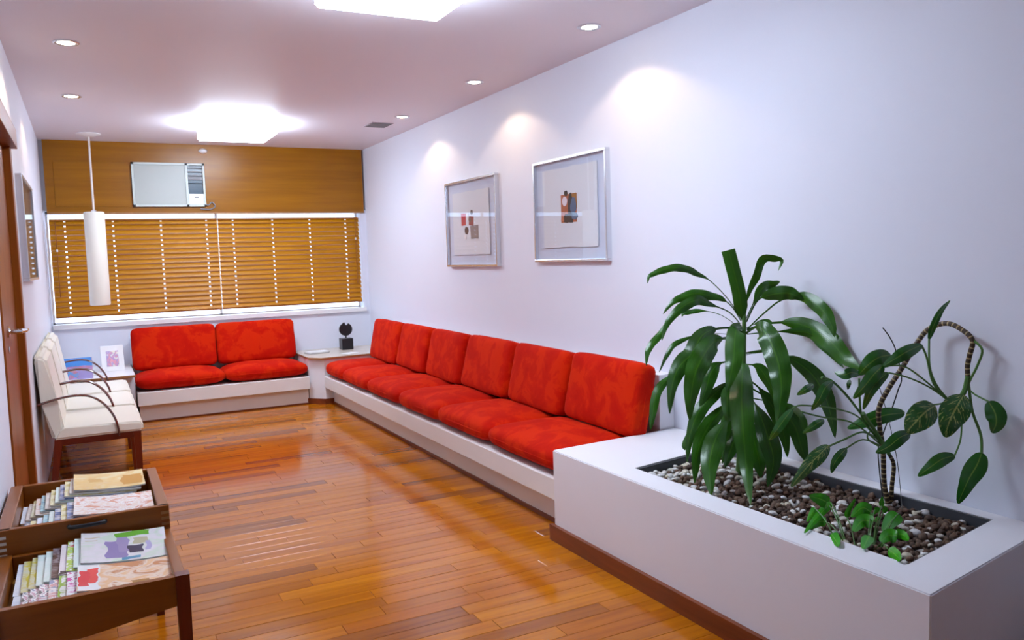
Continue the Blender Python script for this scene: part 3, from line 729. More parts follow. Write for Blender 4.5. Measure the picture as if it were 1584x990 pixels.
r1 = ring(IN2, ZP - 0.003); r2 = ring(IN3, ZP - 0.006); r3 = ring(IN3, 0.35); r4 = ring(IN2, 0.35)
for P, Q in ((r1, r2), (r2, r3), (r4, r1)):
    for k in range(4): bm.faces.new((P[k], P[(k + 1) % 4], Q[(k + 1) % 4], Q[k]))
under(mb.build('liner', M['liner']), pl)
mb = MB(); bw = 0.02
mb.prism([(1.972 - bw, 1.33), (1.972, 1.33), (1.967, 3.398), (1.966 - bw, 3.398)], 0, 0.079); under(mb.build('skirting', M['base']), pl)
soil = MB().prism(shrink(0.982), 0.34, 0.388).build('soil', plain('soil', (0.03, 0.02, 0.015), 0.95)); under(soil, pl)
# ---- pebbles
def inside(x, y, poly):
    s = False; n = len(poly)
    for i in range(n):
        x1, y1 = poly[i]; x2, y2 = poly[(i + 1) % n]
        if (y1 > y) != (y2 > y) and x < (x2 - x1) * (y - y1) / (y2 - y1) + x1: s = not s
    return s
peb_me = {'w': [], 'b': []}
for kind, nvar in (('w', 5), ('b', 5)):
    for v_ in range(nvar):
        mb = MB(); bmesh.ops.create_icosphere(mb.bm, subdivisions=2 if kind == 'w' else 1, radius=1)
        for v in mb.bm.verts:
            d = 1 + 0.28 * noise.noise(v.co * 1.1 + Vector((v_ * 7.3, 3, kind == 'w')))
            v.co = Vector((v.co.x * d * 1.25, v.co.y * d, v.co.z * d * (0.62 if kind == 'w' else 0.85)))
        me = mb.mesh('pebble'); me.materials.append(M['wstone'] if kind == 'w' else M['bstone'])
        for p in me.polygons: p.use_smooth = True
        peb_me[kind].append(me)
spots = []; cell = {}
INP = shrink(0.965)
def heap(x, y): return 0.402 + 0.010 * noise.noise(Vector((x * 5, y * 5, 0)))
for layer in range(2):
    tries = 0
    while tries < 14000:
        tries += 1
        x, y = random.uniform(2.1, 2.7), random.uniform(1.54, 2.98)
        if not inside(x, y, INP): continue
        r = random.uniform(0.0085, 0.015)
        k_ = (int(x / 0.03), int(y / 0.03)); ok = True
        for i in (-1, 0, 1):
            for j in (-1, 0, 1):
                for (qx, qy, qr, ql) in cell.get((k_[0] + i, k_[1] + j), ()):
                    if ql == layer and (qx - x) ** 2 + (qy - y) ** 2 < ((r + qr) * 0.86) ** 2: ok = False; break
        if not ok: continue
        cell.setdefault(k_, []).append((x, y, r, layer))
        # white stones gather in the corner by the bench and along the room side
        wp = 0.16 + 0.55 * max(0, (y - 2.55) / 0.4) + 0.28 * max(0, 1 - (x - 2.1) / 0.2) + 0.35 * noise.noise(Vector((x * 9, y * 9, 4)))
        kind = 'w' if random.random() < wp else 'b'
        if layer == 1 and random.random() > (0.5 if kind == 'w' else 0.3): continue
        z = heap(x, y) + layer * 0.012
        spots.append((x, y, z, r * (random.uniform(1.0, 1.4) if kind == 'w' else 1.05), kind, random.randrange(5), Euler((random.uniform(-.5, .5), random.uniform(-.5, .5), random.uniform(0, 6.28)))))
def seen(s):   # apparent size from the room
    return s[3] / (Vector((s[0], s[1], s[2])) - CAM).length
top = sorted(spots, key=lambda s: -(seen(s) + (0.002 if s[2] > 0.408 else 0)))
solo = top[:300]; rest = top[300:]
for s in solo:
    o = bpy.data.objects.new('white_pebble' if s[4] == 'w' else 'clay_pebble', peb_me[s[4]][s[5]]); COL.objects.link(o)
    o.location = s[:3]; o.scale = (s[3],) * 3; o.rotation_euler = s[6]
    if s[4] == 'w': tag(o, 'small white marble pebble lying in the planter', 'pebble', 'white pebbles in the planter')
    else: tag(o, 'small brown clay pebble lying in the planter', 'pebble', 'brown pebbles in the planter')
for kind, nm, mt in (('w', 'white_pebble_bed', M['wstone']), ('b', 'clay_pebble_bed', M['bstone'])):
    V, F = [], []
    for s in rest:
        if s[4] != kind: continue
        me = peb_me[kind][s[5]]; k_ = len(V); T = Matrix.Translation(s[:3]) @ s[6].to_matrix().to_4x4() @ Matrix.Scale(s[3], 4)
        V += [T @ v.co for v in me.vertices]; F += [[k_ + i for i in p.vertices] for p in me.polygons]
    me = bpy.data.meshes.new(nm); me.from_pydata(V, [], F); o = link(nm, me, mt, None, True)
    tag(o, 'bed of small %s pebbles filling the planter' % ('white' if kind == 'w' else 'brown'), 'pebbles', None, 'stuff')

# ---- plants
ZPB = 0.405
def pt(px, py, depth):
    """pixel at a camera-axis depth, kept in front of the right wall and above pebbles or rim"""
    d = ray(px, py)
    p = CAM + d * depth
    if p.x > XR - 0.055: depth = (XR - 0.055 - CAM.x) / d.x; p = CAM + d * depth
    for _ in range(60):
        inn = inside(p.x, p.y, INN); lim = 0.424 if inn else (ZP + 0.008 if p.y < 3.45 and p.x > 1.95 else 0.0)
        if p.z >= lim: break
        depth -= 0.012; p = CAM + d * depth
    return p
def leafmesh(mid, hw, roll, fold=0.25, wave=0.0, seed=0, nu=4, tipcut=0.0):
    """mid: 3d midrib; hw: list of half widths; blade turned about its midrib by roll"""
    me_v, me_f, uvs = [], [], []
    n = len(mid)
    for i, p in enumerate(mid):
        t = (mid[min(i + 1, n - 1)] - mid[max(i - 1, 0)]).normalized()
        view = (p - CAM).normalized()
        side = t.cross(view)
        if side.length < 1e-3: side = t.orthogonal()
        side.normalize(); nrm = side.cross(t).normalized()
        if nrm.dot(view) > 0: nrm = -nrm
        rl = roll * (0.6 + 0.4 * i / n)
        s2 = side * cos(rl) + nrm * sin(rl); n2 = nrm * cos(rl) - side * sin(rl)
        for j in range(nu + 1):
            a = -1 + 2 * j / nu
            w = hw[i]
            wv = wave * w * sin(i * 1.1 + seed + (0 if a > 0 else 1.7)) * abs(a)
            me_v.append(p + s2 * (a * w) + n2 * (abs(a) * w * fold * -1 + wv)); uvs.append((j / nu, i / (n - 1)))
    for i in range(n - 1):
        for j in range(nu):
            a = i * (nu + 1) + j; me_f.append((a, a + 1, a + nu + 2, a + nu + 1))
    me = bpy.data.meshes.new('leaf'); me.from_pydata(me_v, [], me_f)
    uvl = me.uv_layers.new(name='UVMap')
    for lp in me.loops: uvl.data[lp.index].uv = uvs[lp.vertex_index]
    for p in me.polygons: p.use_smooth = True
    return me
def smooth_scalar(vals, n):
    pts = catmull([Vector((v, 0, 0)) for v in vals], n); return [p.x for p in pts]
def strap_profile(n, start, blunt=False):
    out = []
    for i in range(n):
        t = i / (n - 1)
        if t < start: out.append(0.10 + 0.1 * t)
        else:
            s = (t - start) / (1 - start)
            out.append(max(0.10, min(1.0, sin(pi * min(1, s * 0.96 + 0.04) ** 0.75) ** 0.85)) if s < 1 and not blunt else (1.0 if blunt and s > 0.3 else min(1, 0.15 + s * 2.8) if blunt else 0.03))
    return out
# --- dracaena
base = on(1143, 742, 2, ZPB - 0.02); D0 = (base - CAM).dot(fw)
dr = empty('dracaena', base); tag(dr, 'tall dracaena with long drooping glossy leaves in the planter', 'plant')
crown = [(1143, 742), (1146, 680), (1149, 610), (1150, 550), (1151, 505), (1151, 478)]
stp = catmull([CAM + ray(*p) * D0 for p in crown], 4)
st = MB().tube(stp, [0.017 - 0.009 * i / (len(stp) - 1) for i in range(len(stp))], 10); o = st.build('stem', M['stem'], None, True); under(o, dr)
Z5 = lambda pts: [(980 + x / 3.667, 370 + y / 3.667) for x, y in pts]
Z7 = lambda pts: [(960 + x / 1.869, 370 + y / 1.869) for x, y in pts]
# (midrib pixels, half width px, reach towards the viewer in metres, roll, where the blade starts, blunt tip)
DL = [
 (Z5([(622, 455), (612, 400), (598, 300), (566, 170), (538, 62)]), 11, 0.04, 0.15, 0.0, True),
 (Z5([(630, 455), (650, 320), (695, 220), (735, 118), (790, 112), (838, 122), (820, 180)]), 7, 0.10, 0.5, 0.15, False),
 (Z5([(635, 460), (690, 345), (735, 275), (790, 255), (830, 240)]), 8, -0.03, 0.3, 0.25, False),
 (Z5([(640, 470), (700, 352), (770, 318), (860, 305), (920, 320), (968, 348)]), 11.5, 0.16, 0.2, 0.30, False),
 (Z5([(645, 510), (740, 420), (840, 345), (960, 328), (1060, 390), (1120, 480), (1140, 555)]), 11, -0.12, 0.2, 0.42, False),
 (Z5([(615, 460), (540, 345), (440, 240), (360, 195), (290, 165), (210, 163), (130, 188), (88, 212), (80, 250)]), 6.5, 0.10, 0.45, 0.30, False),
 (Z5([(610, 465), (560, 385), (500, 338), (420, 318), (350, 308), (270, 330), (210, 368), (168, 425)]), 8, 0.02, 0.35, 0.25, False),
 (Z5([(605, 480), (540, 412), (430, 368), (360, 345), (270, 390), (195, 470), (160, 575)]), 8.5, 0.18, 0.3, 0.30, False),
 (Z5([(600, 500), (500, 432), (400, 406), (330, 410), (285, 420), (275, 440)]), 4.5, -0.06, 0.5, 0.4, False),
 (Z5([(330, 405), (230, 440), (150, 540), (92, 610), (76, 660), (72, 718)]), 6, 0.12, 0.35, 0.2, False),
 (Z5([(625, 530), (560, 505), (470, 508), (390, 545), (330, 650), (255, 730), (215, 850), (205, 990)]), 15, 0.24, 0.25, 0.30, False),
 (Z5([(625, 570), (540, 560), (460, 580), (400, 655), (350, 760), (325, 900), (318, 1030)]), 17, 0.30, -0.15, 0.25, False),
 (Z5([(620, 545), (440, 535), (330, 553), (230, 598), (185, 665), (145, 755)]), 4.5, 0.10, 0.4, 0.4, False),
 (Z5([(628, 520), (590, 500), (575, 560), (568, 680), (550, 780), (528, 865)]), 14.5, 0.24, 0.1, 0.12, False),
 (Z5([(630, 540), (690, 500), (735, 515), (785, 600), (825, 720), (838, 840), (828, 960), (815, 1060)]), 18, 0.30, 0.1, 0.15, False),
 ([(1150, 560), (1148, 585), (1147, 620), (1150, 670), (1155, 725), (1161, 781)], 18, 0.34, 0.0, 0.02, False),
 (Z7([(365, 262), (430, 243), (520, 246), (600, 290), (650, 345), (698, 378)]), 15, 0.02, 0.15, 0.30, False),
 (Z7([(365, 275), (440, 268), (540, 270), (590, 312), (645, 372)]), 8.5, 0.10, 0.3, 0.35, False),
 (Z7([(360, 330), (420, 322), (480, 340), (545, 382), (585, 440), (607, 505), (620, 575)]), 14, 0.12, 0.2, 0.35, False),
 (Z7([(355, 400), (320, 405), (280, 440), (232, 490), (202, 560), (192, 645)]), 11, 0.10, 0.3, 0.3, False),
 (Z7([(355, 440), (300, 485), (250, 548), (222, 620), (214, 705)]), 12, 0.16, -0.2, 0.25, False),
 (Z7([(350, 500), (300, 535), (270, 590), (256, 660), (262, 742)]), 16, 0.30, 0.1, 0.25, False),
 (Z7([(352, 400), (330, 420), (312, 500), (300, 570), (295, 650)]), 11, 0.05, 0.3, 0.2, False),
 (Z7([(358, 362), (398, 370), (432, 420), (455, 480)]), 10, 0.06, 0.3, 0.25, False),
 (Z7([(355, 430), (395, 490), (425, 570), (442, 640), (425, 715)]), 16, 0.24, -0.1, 0.25, False),
 (Z7([(358, 420), (440, 470), (500, 535), (522, 600), (540, 648)]), 13, 0.06, 0.2, 0.3, False),
 (Z7([(358, 400), (400, 430), (445, 495), (472, 565), (482, 630)]), 12, 0.0, 0.2, 0.3, False),
 (Z7([(200, 380), (140, 402), (104, 445), (92, 510), (86, 552)]), 7.5, 0.12, 0.3, 0.2, False),
 (Z5([(620, 700), (500, 700), (440, 755), (415, 840), (375, 960)]), 12, 0.08, 0.2, 0.3, False),
 (Z5([(635, 505), (700, 478), (765, 472), (775, 500)]), 5, 0.10, 0.2, 0.3, False),
 (Z7([(352, 480), (335, 560), (318, 610), (300, 660)]), 11, 0.10, 0.2, 0.2, False),
 (Z7([(352, 470), (380, 560), (400, 640), (405, 690)]), 13, 0.14, -0.3, 0.2, False),
 (Z7([(355, 455), (470, 480), (520, 520), (535, 560)]), 9, -0.05, 0.2, 0.3, False),
 (Z7([(354, 470), (290, 500), (230, 540), (190, 590), (185, 610)]), 9, 0.02, 0.2, 0.3, False),
 (Z5([(620, 720), (590, 830), (540, 870), (530, 960), (535, 1040)]), 11, 0.16, 0.2, 0.25, False),
 (Z5([(630, 660), (700, 640), (740, 640)]), 2.2, 0.05, 0.2, 0.3, False),
]
pxm = D0 / FPX
for i, (px, hw, reach, roll, start, blunt) in enumerate(DL):
    n = len(px); raw = []
    for k_, q in enumerate(px):
        t_ = k_ / (n - 1); dep = D0 - reach * sin(min(1, t_ * 1.15) * pi / 2)
        raw.append(pt(q[0], q[1], dep))
    mid = catmull(raw, 5); prof = strap_profile(len(mid), start, blunt)
    ws = [max(0.0012, hw * 0.95 * pxm * f_) for f_ in prof]
    me = leafmesh(mid, ws, roll, 0.22, 0.2 if not blunt else 0.05, i * 1.3)
    o = link('leaf', me, M['drac']); under(o, dr)
# --- dumb cane with the looping stem
base = on(1376, 789, 2, ZPB - 0.02); D1 = (base - CAM).dot(fw); pxm = D1 / FPX
dc = empty('dumb_cane', base); tag(dc, 'dumb cane plant with a bare looping ringed stem and spotted leaves', 'plant')
Z6 = lambda pts: [(1240 + x / 2.75, 440 + y / 2.75) for x, y in pts]
def cane(px, rad, mat, name='stem', reach=0.0, taper=1.0, seg=10):
    n = len(px)
    raw = [pt(q[0], q[1], D1 - reach * (k_ / (n - 1))) if k_ else CAM + ray(*q) * (D1) for k_, q in enumerate(px)]
    pts = catmull(raw, 6); m = len(pts)
    mb = MB(); mb.tube(pts, [rad * (1 + (taper - 1) * i / (m - 1)) for i in range(m)], seg)
    o = mb.build(name, mat, None, True)
    me = o.data; uvl = me.uv_layers.new(name='UVMap')
    L_ = 0; cum = [0]
    for a, b_ in zip(pts, pts[1:]): L_ += (b_ - a).length; cum.append(L_)
    for lp in me.loops:
        idx = min(lp.vertex_index // seg, m - 1); uvl.data[lp.index].uv = (0, cum[idx])
    under(o, dc); return o
cane(Z6([(374, 960), (352, 850), (346, 700), (332, 610), (330, 525), (372, 440), (430, 350), (482, 262), (540, 190), (620, 166), (690, 198), (727, 240), (715, 300), (705, 350), (708, 400)]), 0.0098, M['cane'], 'stem', 0.26, 0.85)
cane(Z6([(380, 960), (384, 860), (392, 770), (372, 722), (346, 690)]), 0.0085, M['cane'], 'stem', 0.03, 0.8)
G = M['stem']
for px, rad, rc in [
    ([(728, 236), (768, 278), (748, 345), (716, 408), (690, 470)], 0.0042, (0.26, 0.26)),
    ([(708, 395), (716, 470), (728, 545), (762, 640), (766, 716)], 0.005, (0.26, 0.28)),
    ([(690, 480), (682, 570), (676, 660), (650, 730)], 0.003, (0.26, 0.28)),
    ([(715, 450), (740, 470), (795, 498)], 0.003, (0.26, 0.26)),
    ([(625, 492), (575, 430), (545, 350), (542, 230)], 0.0036, (0.26, 0.24)),
    ([(625, 495), (560, 420), (532, 310), (510, 258)], 0.0036, (0.26, 0.28)),
    ([(622, 495), (520, 405), (440, 350), (380, 345)], 0.003, (0.26, 0.30)),
    ([(620, 490), (540, 435), (450, 395), (370, 375)], 0.003, (0.26, 0.30)),
    ([(690, 470), (650, 480), (600, 505), (560, 512)], 0.003, (0.26, 0.28)),
    ([(708, 390), (690, 460), (640, 520), (620, 500)], 0.009, (0.26, 0.27)),
    ([(338, 672), (300, 610), (245, 540), (190, 470), (130, 412), (85, 396)], 0.0046, (0.05, 0.18)),
    ([(335, 665), (262, 580), (247, 480), (245, 400)], 0.004, (0.05, 0.16)),
    ([(335, 675), (250, 570), (150, 530), (0, 514), (-40, 530)], 0.003, (0.05, 0.20)),
    ([(335, 680), (220, 590), (90, 565), (0, 542)], 0.003, (0.05, 0.15)),
    ([(335, 665), (262, 628), (180, 660), (112, 690)], 0.0035, (0.05, 0.22)),
    ([(335, 685), (260, 660), (190, 697)], 0.003, (0.05, 0.18)),
    ([(330, 690), (280, 640), (400, 540), (438, 546)], 0.003, (0.05, 0.02)),
    ([(345, 700), (420, 660), (462, 636)], 0.003, (0.06, 0.14)),
    ([(372, 722), (330, 650), (280, 575), (262, 548)], 0.0075, (0.05, 0.12)),
]:
    px = Z6(px); n = len(px)
    raw = [pt(q[0], q[1], D1 - (rc[0] + (rc[1] - rc[0]) * k_ / (n - 1))) for k_, q in enumerate(px)]
    pts = catmull(raw, 5); o = MB().tube(pts, rad, 7).build('leaf_stalk', G, None, True); under(o, dc)
VL = [
 ([(766, 716), (745, 770), (710, 830), (665, 932)], 44, 0.28, 0.1, 'dieff'),
 ([(652, 728), (600, 742), (550, 775), (495, 816)], 30, 0.28, 0.1, 'dieff'),
 ([(795, 498), (822, 545), (828, 590), (810, 632)], 42, 0.26, 0.2, 'dieff'),
 ([(690, 470), (660, 520), (630, 580), (610, 650)], 62, 0.28, 0.15, 'vari'),
 ([(568, 515), (530, 540), (480, 590), (446, 632)], 58, 0.30, 0.1, 'vari'),
 ([(462, 634), (420, 650), (370, 690), (316, 716)], 32, 0.16, 0.1, 'dieff'),
 ([(438, 546), (360, 555), (280, 580), (195, 612)], 38, 0.02, 0.2, 'dieff'),
 ([(542, 235), (560, 180), (592, 115), (632, 68)], 15, 0.24, 0.3, 'dieff'),
 ([(512, 256), (450, 285), (400, 315), (342, 352)], 30, 0.30, 0.2, 'dieff'),
 ([(380, 300), (330, 310), (280, 345), (243, 385)], 40, 0.24, 0.2, 'dieff'),
 ([(248, 382), (210, 375), (180, 385), (140, 372)], 24, 0.20, 0.2, 'dieff'),
 ([(348, 345), (310, 380), (270, 430), (220, 485)], 30, 0.30, 0.2, 'dieff'),
 ([(368, 375), (325, 410), (290, 460), (262, 532)], 24, 0.30, 0.2, 'dieff'),
 ([(132, 412), (100, 440), (75, 490), (42, 535)], 24, 0.18, 0.2, 'dieff'),
 ([(114, 684), (75, 725), (25, 775), (-45, 860)], 34, 0.26, 0.1, 'vari'),
 ([(190, 697), (165, 725), (140, 760), (126, 802)], 22, 0.18, 0.2, 'dieff'),
 ([(-40, 530), (-75, 575), (-110, 625), (-138, 662)], 22, 0.20, 0.3, 'dieff'),
 ([(95, 575), (70, 590), (40, 610), (5, 632)], 20, 0.15, 0.3, 'dieff'),
 ([(205, 405), (200, 425), (196, 448)], 10, 0.18, 0.2, 'dieff'),
 ([(50, 425), (20, 445), (-20, 470)], 18, 0.10, 0.2, 'dieff'),
]
for i, (px, hw, rc, roll, mt) in enumerate(VL):
    px = Z6(px); n = len(px); raw = []
    for k_, q in enumerate(px): raw.append(pt(q[0], q[1], D1 - rc - 0.04 * sin(pi * k_ / (n - 1))))
    mid = catmull(raw, 6); m = len(mid)
    ws = [max(0.0008, hw / 2.75 * pxm * 0.86 * sin(pi * min(1, (0.02 + 0.96 * (j / (m - 1))) ** 0.80)) ** 0.75) for j in range(m)]
    o = link('leaf', leafmesh(mid, ws, roll, 0.18, 0.06, i), M[mt]); under(o, dc)
# support stick and wires beside the cane
def stick(px, rad, name, label, cat, off):
    px = Z6(px); b0 = CAM + ray(*px[0]) * (D1 - off)
    raw = [pt(q[0], q[1], D1 - off) for q in px]
    o = MB().tube(catmull(raw, 5), rad, 6).build(name, M['wire'], None, True); tag(o, label, cat); return o
stick([(428, 955), (405, 740), (366, 560), (332, 440)], 0.0014, 'support_wire', 'thin dark wire leaning beside the looping stem', 'wire', 0.0)
stick([(344, 900), (332, 800), (326, 700), (345, 640), (384, 530), (410, 450), (425, 395), (402, 285), (375, 225), (345, 184)], 0.0026, 'dry_vine', 'thin dark dry vine rising behind the looping stem', 'vine', 0.0)
# --- pothos
pb0 = on(1362, 858, 2, ZPB - 0.01); DP = (pb0 - CAM).dot(fw); pxm = DP / FPX
po = empty('pothos', pb0); tag(po, 'small bright green pothos creeping over the planter pebbles', 'plant')
ZQ = lambda pts: [(1160 + x / 3.736, 700 + y / 3.736) for x, y in pts]
PL = [
 ([(455, 295), (410, 270), (345, 252)], 46, 0.04), ([(470, 290), (400, 360), (315, 465)], 26, 0.06), ([(700, 345), (650, 320), (586, 372)], 42, 0.05),
 ([(712, 402), (650, 395), (600, 455)], 46, 0.08), ([(858, 352), (820, 390), (772, 455)], 52, 0.02), ([(850, 485), (800, 480), (755, 515)], 44, 0.06),
 ([(690, 480), (675, 510), (655, 556)], 36, 0.08), ([(470, 470), (490, 500), (515, 538)], 36, 0.06), ([(840, 470), (880, 475), (918, 505)], 32, 0.03),
 ([(800, 560), (840, 590), (870, 622)], 34, 0.06), ([(560, 375), (570, 335), (610, 268)], 18, -0.02), ([(760, 310), (762, 285), (765, 255)], 16, -0.05),
 ([(770, 345), (785, 325), (765, 310)], 16, -0.04), ([(440, 400), (400, 400), (350, 440)], 34, 0.05), ([(720, 330), (740, 330), (700, 365)], 14, 0.0),
 ([(375, 320), (360, 350), (330, 400)], 22, 0.03), ([(745, 370), (735, 385), (722, 400)], 12, 0.0),
]
for i, (px, hw, rc) in enumerate(PL):
    root_px = px[0]; px = ZQ(px); n = len(px)
    raw = []
    for k_, q in enumerate(px):
        g0 = on(q[0], q[1], 2, 0.43); dep = min((g0 - CAM).dot(fw), DP + 0.25) - 0.03 - rc * 0.6
        raw.append(pt(q[0], q[1], dep))
    mid = catmull(raw, 7); m = len(mid)
    ws = [max(0.0008, hw / 3.736 * pxm * 0.92 * sin(pi * (0.03 + 0.94 * (j / (m - 1))) ** 0.62) ** 0.7) for j in range(m)]
    o = link('leaf', leafmesh(mid, ws, 0.25, 0.2, 0.04, i), M['poth']); under(o, po)
    foot = on(*ZQ([(540 + (root_px[0] - 540) * 0.5 + 60, 560)])[0], 2, 0.395)
    mid_ = (foot + raw[0]) / 2 + Vector((0, 0, 0.02))
    o = MB().tube(catmull([foot, mid_, raw[0]], 5), 0.0022, 6).build('vine', M['stem'], None, True); under(o, po)

# ---- magazine rack
ZF, ZR = 0.52, 0.60       # rim heights of the two trays
RX0, RX1 = -0.298, 0.200
FY0, FY1, RY1 = 2.452, 2.935, 3.525
rk = empty('magazine_rack', (-0.05, 2.98, 0)); tag(rk, 'wooden magazine rack with two stepped trays full of magazines', 'magazine rack')
def rp(name, a, b_, mat, bev=0.003, parent=None):
    o = MB().box(a, b_, bev).build(name, mat); return under(o, parent or rk)
def tray(y0, y1, zt, hgt, nm, th=0.024):
    rp(nm + '_side', (RX0, y0, zt - hgt), (RX0 + 0.04, y1, zt), M['racky'])
    rp(nm + '_side', (RX1 - 0.034, y0, zt - hgt), (RX1, y1, zt), M['racky'])
    rp(nm + '_end', (RX0 + 0.04, y1 - th, zt - hgt), (RX1 - 0.034, y1, zt), M['rack'])
    rp(nm + '_floor', (RX0 + 0.02, y0 + 0.01, zt - hgt + 0.008), (RX1 - 0.02, y1 - 0.01, zt - hgt + 0.016), M['rackin'], 0)
tray(FY1, RY1, ZR, 0.10, 'upper_tray')
fr_ = rp('drawer_front', (RX0, FY1 - 0.004, ZR - 0.10), (RX1, FY1 + 0.02, ZR), M['rack'])
for side in (0, 1):   # pale dovetail joints at the drawer corners
    for i in range(4):
        z = ZR - 0.085 + i * 0.019
        x0 = RX0 + 0.001 if side == 0 else RX1 - 0.026
        rp('dovetail', (x0, FY1 - 0.0052, z), (x0 + 0.025, FY1 + 0.0, z + 0.009), M['ply'] if side == 0 else M['plyedge'], 0)
hd = on(135, 811, 1, FY1 - 0.01)
hp = MB(); hp.tube(catmull([(hd.x - 0.052, FY1 - 0.004, hd.z), (hd.x - 0.045, FY1 - 0.016, hd.z), (hd.x, FY1 - 0.02, hd.z), (hd.x + 0.045, FY1 - 0.016, hd.z), (hd.x + 0.052, FY1 - 0.004, hd.z)], 4), 0.007, 8)
under(hp.build('drawer_pull', M['black'], None, True), rk)
# lower tray with bowed apron
rp('lower_tray_side', (RX0, FY0, ZF - 0.085), (RX0 + 0.04, FY1, ZF), M['racky'])
rp('lower_tray_side', (RX1 - 0.030, FY0, ZF - 0.085), (RX1, FY1 - 0.004, ZF), M['racky'])
rp('lower_tray_end', (RX0 + 0.04, FY1 - 0.03, ZF - 0.085), (RX1 - 0.030, FY1 - 0.012, ZF), M['rack'])
rp('lower_tray_floor', (RX0 + 0.02, FY0 + 0.01, ZF - 0.08), (RX1 - 0.02, FY1 - 0.012, ZF - 0.07), M['rackin'], 0)
mb = MB(); n = 16; tp_ = []; bt = []
for i in range(n + 1):
    x = RX0 + (RX1 - RX0) * i / n; s_ = (2 * i / n - 1)
    tp_.append((x, ZF)); bt.append((x, ZF - 0.085 - 0.035 * (1 - abs((i / n) - 0.45) * 2) ** 1.0 if i < n else ZF - 0.085))
for yy, flip in ((FY0, 0), (FY0 + 0.022, 1)):
    pass
vt_ = [[mb.bm.verts.new((x, yy, z)) for (x, z) in tp_] for yy in (FY0, FY0 + 0.022)]; vb_ = [[mb.bm.verts.new((x, yy, z)) for (x, z) in bt] for yy in (FY0, FY0 + 0.022)]
for i in range(n):
    mb.bm.faces.new((vt_[0][i], vb_[0][i], vb_[0][i + 1], vt_[0][i + 1])); mb.bm.faces.new((vt_[1][i], vt_[1][i + 1], vb_[1][i + 1], vb_[1][i]))
    mb.bm.faces.new((vt_[0][i], vt_[0][i + 1], vt_[1][i + 1], vt_[1][i])); mb.bm.faces.new((vb_[0][i], vb_[1][i], vb_[1][i + 1], vb_[0][i + 1]))
for i in (0, n): mb.bm.faces.new((vt_[0][i], vt_[1][i], vb_[1][i], vb_[0][i]))
under(mb.build('apron', M['rack']), rk)
rp('side_rail', (RX1 - 0.03, FY1 + 0.02, 0.40), (RX1 - 0.004, RY1 - 0.03, ZR - 0.10), M['racky'])
rp('side_rail', (RX0 + 0.004, FY1 + 0.02, 0.40), (RX0 + 0.03, RY1 - 0.03, ZR - 0.10), M['racky'])
for (x, y_, zt) in ((RX1 - 0.010, FY0 + 0.012, ZF + 0.004), (RX0 + 0.02, FY0 + 0.006, ZF - 0.01), (RX1 - 0.018, RY1 - 0.02, ZR - 0.098), (RX0 + 0.02, RY1 - 0.02, ZR - 0.098)):
    under(tapered((x, y_, zt), (x, y_, 0.0), 0.019, 0.014).build('leg', M['mahog']), rk)
# ---- magazines
def magazine(w, d, th, mat, label, loc, tilt, lift, rz, bend, group):
    """w along x, spine side towards -y; curled cover over a block of pages"""
    nu, nv = 8, 4
    def sheetgrid(z0, z1, over):
        mb = MB(); g = {}
        for k_, z in enumerate((z0, z1)):
            for i in range(nu + 1):
                for j in range(nv + 1):
                    u_, v_ = i / nu, j / nv
                    zz = z + bend * (v_ ** 2) * 0.6 + bend * 0.8 * (abs(u_ - 0.45) * 1.6) ** 2.2
                    g[k_, i, j] = mb.bm.verts.new(((u_ - 0.5) * (w + over), v_ * (d + over) - over / 2, zz))
        for i in range(nu):
            for j in range(nv):
                mb.bm.faces.new((g[1, i, j], g[1, i + 1, j], g[1, i + 1, j + 1], g[1, i, j + 1])); mb.bm.faces.new((g[0, i, j], g[0, i, j + 1], g[0, i + 1, j + 1], g[0, i + 1, j]))
        for i in range(nu):
            for j, in ((0,), (nv,)): mb.bm.faces.new((g[0, i, j], g[0, i + 1, j], g[1, i + 1, j], g[1, i, j]))
        for j in range(nv):
            for i in (0, nu): mb.bm.faces.new((g[0, i, j], g[0, i, j + 1], g[1, i, j + 1], g[1, i, j]))
        return mb
    root = empty('magazine', loc); root.rotation_euler = (lift, tilt, rz)
    o = sheetgrid(th - 0.0012, th, 0.0).build('cover', mat, root); uvbox(o.data, 0, 1)
    sheetgrid(0.0, th - 0.0011, -0.002).build('pages', M['paper'], root)
    tag(root, label, 'magazine', group)
    return root
ordn = ['top', 'second', 'third', 'fourth', 'fifth', 'sixth', 'seventh', 'eighth', 'ninth', 'tenth', 'eleventh', 'twelfth', 'thirteenth']
def fan(covers, x_top, y0, z_lo, z_hi, step, w, d, th, tilt, lift, where, group, ystep=0.004):
    """shingled row: the top copy lies to the right, each next one peeps out further left and lower"""
    n = len(covers)
    for i, (cname, mat) in enumerate(covers):
        f_ = i / max(1, n - 1)
        x = x_top - step * i; yo = y0 - ystep * i
        z = z_hi + (z_lo - z_hi) * f_
        magazine(w, d, th, mat, '%s magazine, %s in the %s' % (cname, ordn[i] if i else 'on top', where), (x, yo + random.uniform(-0.002, 0.002), z), tilt, lift, random.uniform(-0.02, 0.02), 0.012 if i == 0 else 0.004, group)
wh = (0.82, 0.82, 0.82)
